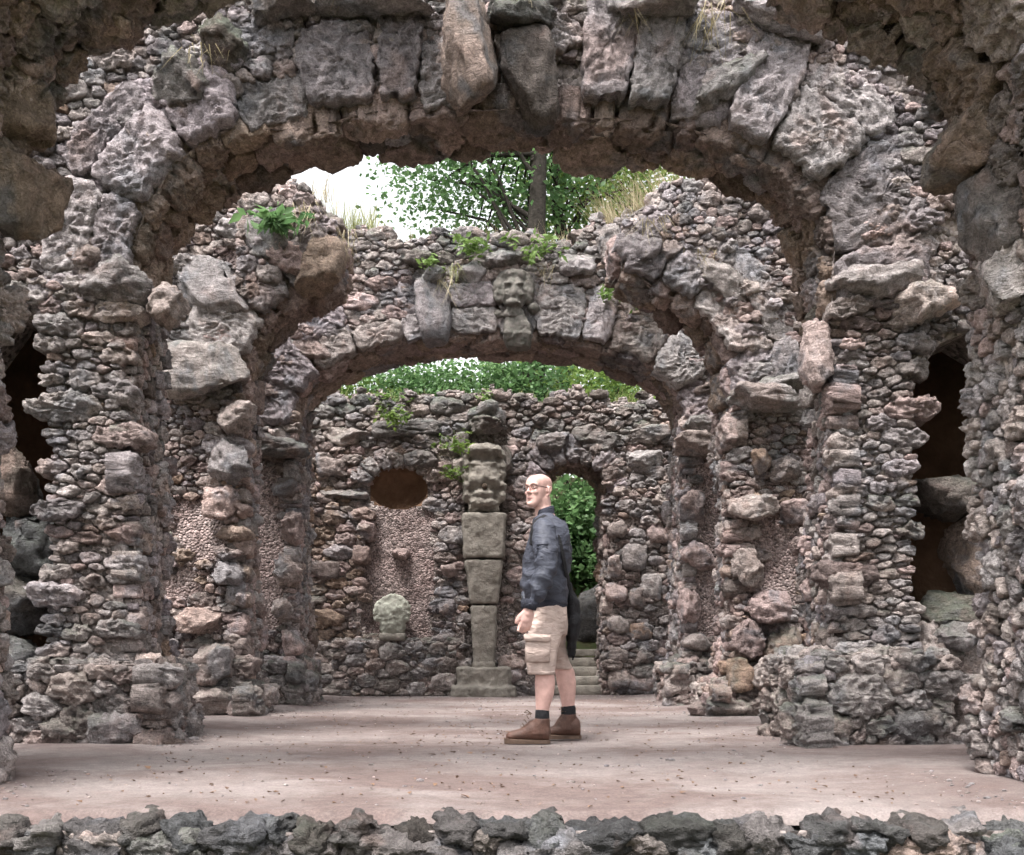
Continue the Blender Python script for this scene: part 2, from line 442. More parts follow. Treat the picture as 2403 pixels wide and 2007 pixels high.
class Wall:
    def __init__(self, name, base, label, cat, before, seed, limit=300):
        self.t = empty(name, base); tag(self.t, label, cat)
        self.before = before; self.st = []; self.rng = np.random.default_rng(seed); self.limit = limit

    def tint(self, pal):
        g = self.rng; lo, hi, mo = pal[:3]
        hue = g.uniform(lo, hi)
        if len(pal) > 3 and g.random() < pal[3]: hue = g.choice([0.84, 0.62, 0.95, 0.08, 0.5], p=[.12, .28, .2, .2, .2])
        return (hue, float(np.clip(g.normal(0.5, 0.15), 0.2, 0.85)), float(np.clip(g.normal(mo, 0.25), 0, 1)))

    def stone(self, poly, fmap, off=0.0, bulge=0.5, back=0.08, pal=(0, .55, .15, .12), joint=0.006, rough=1.0, name='stone', rounds=None, box=None, faceted=True, tint=None, force=False):
        P = np.array(poly); c = P.mean(0); A = abs(area2(P))
        if A < 2e-4: return
        r = math.sqrt(A / math.pi)
        cen = fmap(np.array([c[0]]), np.array([c[1]]), np.array([0.0]))[0]
        if not force and not seen(cen, self.before): return
        px = 2 * r * FPX / max(cen[1], 1) * 0.426
        n, rhos = (10, (1, 1, .8, .45)) if px < 9 else (16, (1, 1, .93, .74, .42)) if px < 15 else (24, (1, 1, .97, .88, .72, .5, .25)) if px < 30 else (38, (1, 1, .985, .94, .87, .78, .67, .54, .4, .25, .1)) if px < 48 else (64, (1, 1, .99, .96, .92, .86, .80, .73, .66, .59, .52, .45, .38, .31, .24, .16, .08))
        B = resample(poly, n, rounds if rounds else (1 if self.rng.random() < .8 else 2))
        if area2(B) < 0: B = B[::-1]
        c = B.mean(0); d = B - c; L = np.linalg.norm(d, axis=1)
        k = np.clip(1 - joint / np.maximum(L, 1e-4), 0.55, 1)[:, None]; d = d * k
        g = self.rng
        q = box if box else g.uniform(3.0, 8.0); H = r * bulge * g.uniform(0.75, 1.25)
        H = min(H, 0.16)
        rr = np.array(rhos)[:, None]
        U = (c[0] + rr * d[None, :, 0].reshape(1, -1)); W = (c[1] + rr * d[None, :, 1].reshape(1, -1))
        hh = H * (1 - rr ** q) * np.ones((1, n))
        ex, ey = (rr * d[:, 0][None, :]) / r, (rr * d[:, 1][None, :]) / r
        if faceted:
            lim = np.full_like(hh, 1e9)
            for _ in range(4):
                a = g.uniform(0, 2 * math.pi); s = g.uniform(0.15, 0.8) * H
                lim = np.minimum(lim, H * g.uniform(0.55, 1.0) + s * (math.cos(a) * ex + math.sin(a) * ey))
            ta, ts = g.uniform(0, 2 * math.pi), g.uniform(0, 0.3) * H
            hh = np.minimum(hh, np.maximum(lim, 0.1 * H)) + ts * (math.cos(ta) * ex + math.sin(ta) * ey) * (1 - rr ** q)
        o = off + abs(g.normal(0, 0.016)) - 0.004
        hh = hh + o
        hh[0, :] = -back
        hh[1, :] = np.minimum(hh[1, :], o)
        ct = hh[-1].mean() if len(rhos) else 0
        U = np.append(U.ravel(), c[0]); W = np.append(W.ravel(), c[1]); hv = np.append(hh.ravel(), ct)
        V = fmap(U, W, hv)
        amp = np.full(len(V), r * rough); amp[:n] *= 0.3
        vis = 1.0 if (seen(cen, self.before, ((0, 0, 0),), 0.0) and in_frame(cen)) else 0.02
        self.st.append(dict(V=V, F=topo(n, len(rhos)), r=r, amp=amp, tint=tint or self.tint(pal), score=px * vis, name=name))

    def rock(self, c, ext, rz=0.0, ry=0.0, rx=0.0, p=7.0, cuts=16, sub=None, pal=(0, .5, .2, .1), rough=1.0, name='rock', tint=None):
        px = 2 * max(ext[0], ext[2]) * FPX / c[1] * 0.426
        D, F = ico(5 if px > 170 else 4 if px > 33 else 3 if px > 11 else 2); g = self.rng
        k = (np.abs(D) ** p).sum(1) ** (-1 / p); V = D * k[:, None]
        for _ in range(cuts):
            nn = g.normal(size=3); nn /= np.linalg.norm(nn)
            l = g.uniform(0.62, 1.0); s = np.maximum(0, V @ nn - l); V = V - nn[None, :] * s[:, None]
        V = V * np.array(ext)
        R = np.array(Matrix.Rotation(rz, 3, 'Z') @ Matrix.Rotation(ry, 3, 'Y') @ Matrix.Rotation(rx, 3, 'X'))
        V = V @ R.T + np.array(c)
        r = float(np.prod(ext) ** (1 / 3))
        vis = 1.0 if (seen(c, self.before, ((0, 0, 0),), 0.1) and in_frame(c)) else 0.02
        self.st.append(dict(V=V, F=F, r=r, amp=np.full(len(V), r * rough), tint=tint or self.tint(pal), score=px * vis, name=name))

    def rubble(self, u0, u1, v0, v1, fmap, rad, aniso=1.5, accept=None, planes=(), tries=None, lump=0.05, drop=0.02, region=None, bed=None, free=False, **kw):
        """irregular stones packed over a rectangle of a surface; u is squeezed by aniso so stones lie flat"""
        g = self.rng; A = (u1 - u0) / aniso * (v1 - v0)
        rm = rad((u0 + u1) / 2, (v0 + v1) / 2)
        tries = tries or int(min(26000, 9 * A / (rm * rm)))
        acc = (lambda a, b: accept(a * aniso, b)) if accept else None
        pts = scatter(u0 / aniso, u1 / aniso, v0, v1, lambda a, b: rad(a * aniso, b), tries, g, acc)
        pl = [(nx * aniso, ny, d) for nx, ny, d in planes]
        pl += [(0, 1, v1), (0, -1, -v0)] + ([] if free else [(1, 0, u1 / aniso), (-1, 0, -u0 / aniso)])
        so = g.uniform(0, 90)
        self.bed(u0, u1, v0, v1, fmap, lambda p, q: lump * (0.55 + 0.65 * noise1(p * 1.5 + so, q * 1.5)) - 0.019, accept, region, bed or M['mortar'])
        for i, poly in cells(pts, pl):
            if g.random() < drop: continue
            poly = [(a * aniso, b) for a, b in poly]
            c = np.mean(poly, axis=0)
            o = lump * (0.55 + 0.65 * noise1(c[0] * 1.5 + so, c[1] * 1.5))
            k2 = dict(kw)
            if region:
                rg = region(c[0], c[1])
                if rg is None or rg == 'bed': continue
                k2.update(rg)
            self.stone(poly, fmap, off=o + k2.pop('off', 0.0), **k2)

    def bed(self, u0, u1, v0, v1, fmap, hf, accept, region, m):
        """mortar that follows the lumps of the face behind the stones"""
        st_ = 0.055; nu, nv = max(2, int((u1 - u0) / st_) + 1), max(2, int((v1 - v0) / st_) + 1)
        us, vs = np.linspace(u0, u1, nu), np.linspace(v0, v1, nv); U, W = np.meshgrid(us, vs); U, W = U.ravel(), W.ravel()
        H = np.array([hf(p, q) for p, q in zip(U, W)]); V = fmap(U, W, H)
        V = V + vnoise(V * 14) * 0.007
        a_, b_ = np.meshgrid(np.arange(nu - 1), np.arange(nv - 1)); q = (b_ * nu + a_).ravel(); keep = []
        for k in q:
            p, z = U[k] + (us[1] - us[0]) / 2, W[k] + (vs[1] - vs[0]) / 2
            ok = (accept is None or accept(p, z)) and (region is None or region(p, z) is not None)
            if ok and not seen(V[k], self.before, m=0.35): ok = False
            keep.append(ok)
        q = q[np.array(keep, bool)]
        if len(q): tag(mesh_obj('mortar_bed', V - np.array(self.t.location), np.stack([q, q + 1, q + nu + 1, q + nu], 1), m, self.t), kind='stuff')

    def build(self):
        st = sorted(self.st, key=lambda s: -s['score'])
        if st:
            V = np.concatenate([s['V'] for s in st]); amp = np.concatenate([s['amp'] for s in st])
            rr = np.concatenate([np.full(len(s['V']), s['r']) for s in st])
            sd = np.concatenate([np.tile(self.rng.uniform(0, 200, 3), (len(s['V']), 1)) for s in st])
            f = 1.0 / np.maximum(rr, 0.02)[:, None]
            lf = np.interp(rr, [0.05, 0.12], [1.0, 0.38])           # large blocks keep flat broken faces
            V = V + vnoise(V * f * 0.9 + sd) * (amp * lf * 0.22)[:, None] + vnoise(V * f * 2.6 + sd) * (amp * lf * 0.13)[:, None]
            # craggy relief along the surface normal
            n0 = 0; Fa = []
            for s in st: Fa.append(s['F'] + n0); n0 += len(s['V'])
            Fa = np.concatenate(Fa); A_, B_, C_ = V[Fa[:, 0]], V[Fa[:, 1]], V[Fa[:, 2]]
            fn = np.cross(B_ - A_, C_ - A_); nr_ = np.zeros_like(V)
            for q in range(3):
                for ax in range(3): nr_[:, ax] += np.bincount(Fa[:, q], weights=fn[:, ax], minlength=len(V))
            nr_ /= np.linalg.norm(nr_, axis=1)[:, None] + 1e-12
            am = np.minimum(amp / np.maximum(rr, 1e-3), 1.2) * np.minimum(rr * 0.34, 0.05)
            W1 = V * np.array([6.5, 6.5, 11]) + sd
            rel = (-0.8 * np.abs(pn(W1)) + 0.2 - 0.7 * np.abs(pn(V * np.array([15, 15, 24.0]) + sd)) + 0.2) * np.interp(rr, [0.05, 0.12], [1.0, 0.85])
            big = rr > 0.06
            fine = -np.abs(pn(V[big] * np.array([13, 13, 34.0]) + sd[big])) * 0.040 + 0.011 + pn(V[big] * 30 + sd[big]) * 0.017 + pn(V[big] * 66 + sd[big]) * 0.008
            V[big] += nr_[big] * fine[:, None]
            V = V + nr_ * (rel * am)[:, None]
            i = 0; rest = []
            for q, s in enumerate(st):
                W = V[i:i + len(s['V'])]; i += len(s['V'])
                if q < self.limit:
                    mesh_obj(s['name'], W, s['F'], M['stone'], self.t, s['tint'], smooth=False, origin=W.mean(0))
                else: rest.append((W, s))
            if rest:
                n = 0; VV, FF, TT = [], [], []
                for W, s in rest:
                    VV.append(W); FF.append(s['F'] + n); n += len(W); TT.append(np.tile(np.array(s['tint']), (len(W), 1)))
                o = mesh_obj('small_stones', np.concatenate(VV) - np.array(self.t.location), np.concatenate(FF), M['stone'], self.t, np.concatenate(TT), smooth=False)
                o['kind'] = 'stuff'
        print(self.t.name, len(st), 'stones')

def core(parent, poly, y0, y1, m, name='mortar_core', seg=0.25):
    """the wall's body: an outline in x and z given thickness in y"""
    bx, by, bz = parent.location
    bm = bmesh.new()
    a = [bm.verts.new((x - bx, y0 - by, z - bz)) for x, z in poly]
    b = [bm.verts.new((x - bx, y1 - by, z - bz)) for x, z in poly]
    bm.faces.new(a); bm.faces.new(b[::-1])
    for i in range(len(a)):
        j = (i + 1) % len(a); bm.faces.new((a[j], a[i], b[i], b[j]))
    bmesh.ops.recalc_face_normals(bm, faces=bm.faces)
    bmesh.ops.triangulate(bm, faces=[f for f in bm.faces if len(f.verts) > 4], ngon_method='EAR_CLIP')
    return bm_obj(name, bm, m, parent)

def front(y):
    def f(u, v, h): return np.stack([u, np.full_like(u, y) - h, v], 1)
    return f
def side(x, s):     # s=+1: faces +x, u runs along y
    def f(u, v, h): return np.stack([x + s * h, u, v], 1)
    return f
def top(z):         # u = x, v = y
    def f(u, v, h): return np.stack([u, v, z + h], 1)
    return f
def soffit(k, inset=0.0):
    S, Q, Nn = arch_profile(k)
    def f(u, v, h):
        x = np.interp(v, S, Q[:, 0]); z = np.interp(v, S, Q[:, 1]); nx = np.interp(v, S, Nn[:, 0]); nz = np.interp(v, S, Nn[:, 1])
        return np.stack([x + nx * h, u, z + nz * h], 1)
    return f, S, Q, Nn

def outline(k, x0, x1, ztop, grow=0.05):
    S, Q, Nn = arch_profile(k)
    P = (Q - Nn * grow)[::3]
    P[0, 1] = P[-1, 1] = FLOOR - 0.1
    pts = [(x0, FLOOR - 0.1)]
    xs = np.linspace(x0, x1, 30)
    pts += [(float(x), float(ztop(x))) for x in xs]
    pts += [(x1, FLOOR - 0.1)] + [(float(a), float(b)) for a, b in P[::-1]]
    return pts

GREY = (0.02, 0.5, 0.12, 0.10)
BROWN = (0.55, 0.76, 0.05, 0.10)
PINK = (0.3, 0.6, 0.05, 0.12)

def voussoirs(w, k, y, count, R, pal, s_from=None, s_to=None, prot=(0.03, 0.12), skip=()):
    S, Q, Nn = arch_profile(k)
    zs = ARCH[k][4]
    arc = np.where(Q[:, 1] > zs - 0.15)[0]
    s0, s1 = (S[arc[0]] if s_from is None else s_from), (S[arc[-1]] if s_to is None else s_to)
    g = w.rng
    wd_ = g.uniform(0.7, 1.35, count); e = s0 + np.concatenate([[0], np.cumsum(wd_)]) / wd_.sum() * (s1 - s0)
    tops = []
    for i in range(count):
        rr = R * g.uniform(0.75, 1.2); lo = g.uniform(-0.05, 0.02)
        ss = np.linspace(e[i], e[i + 1], 4); pts = []
        tw = g.normal(0, 0.03)
        for s in ss: pts.append((s, lo))
        for s in ss[::-1]: pts.append((s + tw, rr))
        cuts_ = [lo, rr] if g.random() < .72 else [lo, lo + (rr - lo) * g.uniform(.4, .65), rr]
        of = g.uniform(*prot); pt = pal
        for c0, c1 in zip(cuts_[:-1], cuts_[1:]):
            P = []
            for s, r in [(s, c0) for s in ss] + [(s + tw * (c1 - lo) / (rr - lo), c1) for s in ss[::-1]]:
                x, z = np.interp(s, S, Q[:, 0]), np.interp(s, S, Q[:, 1]); nx, nz = np.interp(s, S, Nn[:, 0]), np.interp(s, S, Nn[:, 1])
                P.append((x - nx * r, z - nz * r))
            xm = np.mean([p[0] for p in P])
            if any(a < xm < b for a, b in skip): continue
            w.stone(P, front(y), off=of + g.normal(0, .015), bulge=0.16, back=0.2, pal=pt, joint=0.006, rough=0.8, name='voussoir', rounds=1, box=g.uniform(14, 24), faceted=g.random() < .5)
    return S, Q, Nn

def ring_dist(k, x, z):
    """rough radial distance above the arch line"""
    y0, y1, cx, a, zs, b, n = ARCH[k]
    if z < zs: return abs(x - cx) - a
    t = (abs((x - cx) / a) ** n + ((z - zs) / b) ** n) ** (1 / n)
    return (t - 1) * (b + (a - b) * abs((x - cx) / a) ** 3)

def noise1(x, s=0.0): return 0.5 * (math.sin(2.1 * x + 1.7 * s + 1.3 * math.sin(1.3 * x - 2.3 * s)) + 0.7 * math.sin(3.7 * x - 2.9 * s + 0.8))

# ---------------------------------------------------------------- ground
def grid_obj(name, x0, x1, y0, y1, nx, ny, zf, m):
    X, Y = np.meshgrid(np.linspace(x0, x1, nx), np.linspace(y0, y1, ny)); X, Y = X.ravel(), Y.ravel()
    V = np.stack([X, Y, zf(X, Y)], 1)
    i, j = np.meshgrid(np.arange(nx - 1), np.arange(ny - 1)); a = (j * nx + i).ravel()
    F = np.stack([a, a + 1, a + nx + 1, a + nx], 1)
    o = mesh_obj(name, V, F, m); tag(o, kind='structure'); return o

def floor_z(X, Y):
    P = np.stack([X * 0.9, Y * 0.9, 0 * X], 1)
    e = np.clip((np.abs(X) - 1.75) / 0.6, 0, 1)
    return FLOOR + 0.012 * fbm(P, 2) + 0.02 * e * e * (3 - 2 * e) - 0.05 * np.clip((3.90 - Y) / 0.06, 0, 1)
grid_obj('stage_floor', -6, 6, 3.84, 15.1, 150, 280, floor_z, M['sand'])

def hill_z(X, Y):
    base = np.interp(Y - 1.1, [13.8, 14.4, 15.2, 17.5, 20.0, 26, 60, 400], [-0.02, 0.0, 0.35, 2.6, 3.6, 4.2, 5, 5])
    side_ = np.clip((np.abs(X) - 2.5) / 5, 0, 1) * 0.4
    return base + side_ + 0.15 * fbm(np.stack([X * 0.5, Y * 0.5, 0 * X], 1), 3)
def warp(n, a, b, k): t = np.linspace(-1, 1, n); return t
grid_obj('hillside', -40, 40, 15.0, 90, 90, 120, hill_z, M['soil'])
grid_obj('ground', -400, 400, -400, 400, 9, 9, lambda X, Y: np.full_like(X, -1.66), M['soil'])

#PART2
# ---------------------------------------------------------------- arch A, the nearest
def soffit_faces(w, k, rp, ra, pal_p, pal_a, depth0=0.0, lump=0.07, **kw):
    f, S, Q, Nn = soffit(k)
    y0, y1, cx, a, zs = ARCH[k][:5]
    sA, sB = S[np.where(Q[:, 1] > zs - 0.1)[0][0]], S[np.where(Q[:, 1] > zs - 0.1)[0][-1]]
    w.rubble(y0 + depth0, y1, 0, sA, f, lambda u, v: rp, 1.0, free=True, lump=lump, pal=pal_p, back=0.09, **kw)
    w.rubble(y0 + depth0, y1, sB, S[-1], f, lambda u, v: rp, 1.0, free=True, lump=lump, pal=pal_p, back=0.09, **kw)
    w.rubble(y0 + depth0, y1, sA, sB, f, lambda u, v: ra, 1.0, lump=lump * 1.3, pal=pal_a, back=0.12, rough=1.1, drop=0.0, bulge=0.45)

def plinth(w, x0, x1, y0, y1, z1, r, inner, pal, an=1.4):
    """stone-faced footing; inner=+1 when the pier stands left of the opening"""
    bx, by, bz = w.t.location
    bm = bmesh.new()
    vs = [bm.verts.new((x - bx, y - by, z - bz)) for z in (FLOOR - 0.1, z1 - 0.05) for x, y in ((x0 + .04, y0 + .05), (x1 - .04, y0 + .05), (x1 - .04, y1), (x0 + .04, y1))]
    for q in ((0, 1, 5, 4), (1, 2, 6, 5), (2, 3, 7, 6), (3, 0, 4, 7), (4, 5, 6, 7)): bm.faces.new([vs[i] for i in q])
    bm_obj('footing_core', bm, M['mortar'], w.t)
    w.rubble(x0, x1, FLOOR - 0.03, z1, front(y0), lambda u, v: r, an, free=True, pal=pal, lump=0.06, back=0.1)
    xs = x1 if inner > 0 else x0
    w.rubble(y0, y1, FLOOR - 0.03, z1, side(xs, inner), lambda u, v: r, an, free=True, pal=pal, lump=0.05, back=0.1)
    w.rubble(x0, x1, y0, y1, top(z1), lambda u, v: r * 1.1, 1.2, pal=(pal[0], pal[1], 0.6, 0.05), lump=0.03, back=0.1, bulge=0.3)

w = Wall('stone_arch', (0, 4.7, FLOOR), 'nearest rubble arch cropped by the picture edges, its underside dark overhead', 'arch', (), 101)
y0, y1, cx, a = ARCH['A'][:4]
topA = lambda x: 3.85 + 0.12 * noise1(x * 1.5, 3.3)
core(w.t, outline('A', -4.0, 4.0, topA), y0 + 0.035, y1 - 0.02, M['mortar'])
soffit_faces(w, 'A', 0.042, 0.105, (0.0, .5, .2, .08), (0.25, .68, .10, .05), lump=0.07)
for s in (-1, 1):
    u0, u1 = (cx - a - 0.75, cx - a) if s < 0 else (cx + a, cx + a + 0.75)
    w.rubble(u0, u1, FLOOR, 3.8, front(y0), lambda u, v: 0.042, 1.7, pal=GREY, lump=0.06, accept=lambda u, v: ring_dist('A', u, v) > 0)
voussoirs(w, 'A', y0, 17, 0.5, (0.3, .7, .1, .1), prot=(-0.02, 0.03))
# boulders bulging out of the jambs and footings
for c, e, pl in (((2.30, 4.7, 2.02), (0.17, 0.22, 0.26), (.9, 1.0, .1)), ((2.24, 4.75, 2.35), (0.18, 0.2, 0.2), (.9, 1.0, .1)), ((2.2, 4.7, 2.72), (0.2, 0.2, 0.16), (.85, 1.0, .2)),
                 ((2.36, 4.6, 1.72), (0.13, 0.2, 0.2), (.12, .3, .1)), 
                 
                 ((-2.26, 4.78, 2.2), (0.24, 0.2, 0.22), (.6, .72, .3)), ((-2.22, 4.78, 2.6), (0.2, 0.16, 0.2), (.6, .72, .2)), 
                 ((-2.36, 4.72, -0.3), (0.16, 0.2, 0.18), GREY), ((-2.34, 4.7, -0.52), (0.17, 0.2, 0.13), GREY), ((-1.9, 4.72, 3.0), (0.25, 0.2, 0.12), BROWN), ((1.8, 4.72, 3.05), (0.25, 0.2, 0.13), BROWN)):
    w.rock(c, e, rz=w.rng.uniform(-.3, .3), ry=w.rng.uniform(-.25, .25), pal=pl + (0.05,) if len(pl) == 3 else pl)
w.build()

# ---------------------------------------------------------------- arch B, the second, whole, with side niches and a keystone
w = Wall('stone_arch', (0, 7.05, FLOOR), 'second rubble arch, whole, with grey voussoirs and a jutting keystone, framing the man', 'arch', ('A',), 102)
y0, y1, cx, a, zs = ARCH['B'][:5]
topB = lambda x: 4.5 + 0.1 * noise1(x * 1.3, 8.1)
P = outline('B', -4.2, 4.2, topB)
inner = P[32:]                      # opening, right floor -> left floor
tp = P[1:31]
nr = [(3.62, FLOOR - .1), (3.62, 1.6), (3.5, 2.0), (3.25, 2.15), (3.0, 2.05), (2.82, 1.8), (2.78, FLOOR - .1)]
nl = [(-2.84, FLOOR - .1), (-2.86, 2.0), (-3.0, 2.2), (-3.25, 2.3), (-3.5, 1.95), (-3.62, 1.6), (-3.62, FLOOR - .1)]
core(w.t, [(-4.2, FLOOR - .1)] + tp + [(4.2, FLOOR - .1)] + nr + inner + nl, y0 + 0.035, y1 - 0.02, M['mortar'])
for s, xa, xb in ((1, 2.77, 3.66), (-1, -3.66, -2.82)):     # recess behind each side opening
    bm = bmesh.new(); ya, yb, za, zb = y1 - 0.03, y1 + 0.40, FLOOR - 0.1, 2.4
    def quad(*p):
        bm.faces.new([bm.verts.new((x, y - 7.05, z - FLOOR)) for x, y, z in p])
    for (X0, X1, Y0, Y1, Z0, Z1) in ((xa - .12, xb + .12, yb, yb + .12, za, zb), (xa - .12, xa, ya, yb, za, zb), (xb, xb + .12, ya, yb, za, zb), (xa - .12, xb + .12, ya, yb + .12, zb, zb + .12)):
        quad((X0, Y0, Z0), (X1, Y0, Z0), (X1, Y0, Z1), (X0, Y0, Z1)); quad((X0, Y1, Z0), (X0, Y1, Z1), (X1, Y1, Z1), (X1, Y1, Z0))
        quad((X0, Y0, Z0), (X0, Y0, Z1), (X0, Y1, Z1), (X0, Y1, Z0)); quad((X1, Y0, Z0), (X1, Y1, Z0), (X1, Y1, Z1), (X1, Y0, Z1))
        quad((X0, Y0, Z1), (X1, Y0, Z1), (X1, Y1, Z1), (X0, Y1, Z1)); quad((X0, Y0, Z0), (X0, Y1, Z0), (X1, Y1, Z0), (X1, Y0, Z0))
    bmesh.ops.remove_doubles(bm, verts=bm.verts, dist=1e-4)
    bm_obj('niche_recess', bm, M['niche'], w.t)
soffit_faces(w, 'B', 0.042, 0.14, (0.0, .55, .1, .1), (0.55, .74, .05, .08), lump=0.10)
def inB_niche(x, z):
    if x > 0: return 2.77 < x < 3.6 and z < 2.12 - 0.4 * max(0, 3.0 - x)
    return -3.6 < x < -2.86 and z < 2.25
def accB(x, z): return (not inB_niche(x, z)) and ring_dist('B', x, z) > (0.0 if z < zs else 0.30)
def regB(x, z):
    if z > zs + 0.6: return dict(pal=(0.0, .3, .25, .08))
    if z < 0.3: return dict(pal=(0.15, .42, .12, .06))
    return dict(pal=(0.05, .5, .1, .08))
radB = lambda u, v: 0.029 + 0.006 * (v > 2.2) + 0.014 * max(0, noise1(u * 1.7, v * 1.3))
w.rubble(-4.0, cx - a - .03, FLOOR, 4.45, front(y0), radB, 1.9, free=True, accept=accB, region=regB, lump=0.06)
w.rubble(cx + a + .03, 4.0, FLOOR, 4.45, front(y0), radB, 1.9, free=True, accept=accB, region=regB, lump=0.06)
w.rubble(cx - a, cx + a, zs, 4.45, front(y0), lambda u, v: 0.045, 1.7, accept=accB, pal=(0.0, .5, .3, .08), lump=0.06)
voussoirs(w, 'B', y0, 17, 0.62, (0.0, .16, .2, .10), prot=(0.0, 0.055), skip=((-0.28, 0.10), (0.10, 0.46)))
# keystone and its dark neighbour
w.rock((-0.10, 6.66, 3.86), (0.165, 0.30, 0.42), rx=-0.12, p=6, cuts=6, sub=4, tint=(.62, .40, .35), name='keystone', rough=0.9)
w.rock((0.27, 6.78, 3.76), (0.17, 0.22, 0.30), rx=0.15, ry=-0.12, p=6, cuts=8, sub=4, tint=(.95, .35, .3), name='voussoir', rough=0.9)
w.rock((0.2, 6.62, 4.12), (0.22, 0.2, 0.12), p=4, pal=(.9, 1.0, .8), name='rock')
w.rock((-2.0, 6.66, 3.72), (0.22, 0.14, 0.17), ry=0.3, pal=(.95, 1.0, .9), name='rock')
w.rock((-1.72, 6.66, 3.98), (0.14, 0.14, 0.2), ry=-0.3, pal=(.9, 1.0, .6), name='rock')
w.rock((1.55, 6.69, 3.72), (0.3, 0.10, 0.11), ry=-0.65, pal=(.1, .3, .5), name='rock')
w.rock((1.9, 6.65, 4.12), (0.32, 0.16, 0.12), ry=0.25, pal=(.05, .2, .3), name='rock')
w.rock((-0.75, 6.62, 4.22), (0.42, 0.2, 0.10), ry=0.05, pal=(.1, .4, .3), name='ledge_rock')
w.rock((-1.35, 6.62, 4.2), (0.25, 0.2, 0.12), ry=0.1, pal=(.2, .5, .3), name='ledge_rock')
w.rock((1.1, 6.62, 4.2), (0.36, 0.22, 0.13), ry=-0.1, pal=(.1, .4, .3), name='ledge_rock')
# corbels where the arch springs
w.rock((-2.42, 6.70, 2.42), (0.22, 0.14, 0.15), ry=0.2, pal=(.0, .3, .3), name='corbel')
w.rock((-2.12, 6.75, 2.28), (0.12, 0.18, 0.16), pal=(.2, .5, .1), name='corbel')
w.rock((2.52, 6.69, 2.42), (0.30, 0.14, 0.13), ry=-0.08, p=5, pal=(.0, .35, .2), name='corbel')
w.rock((2.80, 6.66, 2.28), (0.22, 0.17, 0.12), ry=-0.35, pal=(.1, .4, .2), name='corbel')
w.rock((2.2, 6.85, 2.0), (0.10, 0.2, 0.26), pal=(.4, .7, .1), name='rock')
# grotto boulders in the niches
for c, e, pl in (((3.14, 7.0, 1.06), (0.27, 0.26, 0.15), (.93, 1.0, .5)), ((3.33, 7.05, 0.66), (0.17, 0.22, 0.34), (.9, 1.0, .3)), ((3.2, 7.0, 0.26), (0.24, 0.22, 0.15), (.9, 1.0, .6)),
                 ((2.95, 6.9, 0.06), (0.16, 0.18, 0.14), (.2, .5, .3)), ((3.12, 6.85, 0.1), (0.15, 0.18, 0.12), (.1, .4, .3)), ((3.3, 6.95, -0.05), (0.22, 0.25, 0.2), (.2, .5, .2)), ((3.05, 6.9, -0.1), (0.18, 0.2, 0.18), (.2, .5, .6)), ((3.2, 6.85, -0.42), (0.3, 0.25, 0.22), GREY[:3]),
                 ((-3.24, 7.0, 1.18), (0.16, 0.2, 0.27), (.92, 1.0, .6)), ((-3.12, 6.98, 0.74), (0.2, 0.2, 0.23), (.9, 1.0, .8)), ((-3.25, 6.98, 0.35), (0.25, 0.2, 0.24), (.9, 1.0, .5)),
                 ((-3.2, 6.9, -0.05), (0.22, 0.22, 0.2), GREY[:3]), ((-3.3, 6.8, -0.4), (0.28, 0.25, 0.24), GREY[:3])):
    w.rock(c, e, rz=w.rng.uniform(-.4, .4), p=3.2, cuts=12, pal=pl + (0.02,), rough=1.2, name='grotto_boulder')
DARKB = (0.2, 0.42, 0.35, 0.06)
plinth(w, -3.08, -2.16, 6.62, 7.38, -0.08, 0.062, 1, (0.15, .45, .15, .05))
plinth(w, 2.05, 2.98, 6.58, 7.38, -0.02, 0.062, -1, DARKB)
for c, e in (((-2.75, 6.62, -0.52), (.16, .12, .09)), ((-2.4, 6.62, -0.5), (.18, .12, .11)), ((2.2, 6.57, -0.5), (.13, .10, .11)), ((2.75, 6.56, -0.48), (.16, .12, .12))):
    w.rock(c, e, pal=(0.1, .45, .4), p=3.0, cuts=6)
w.build()

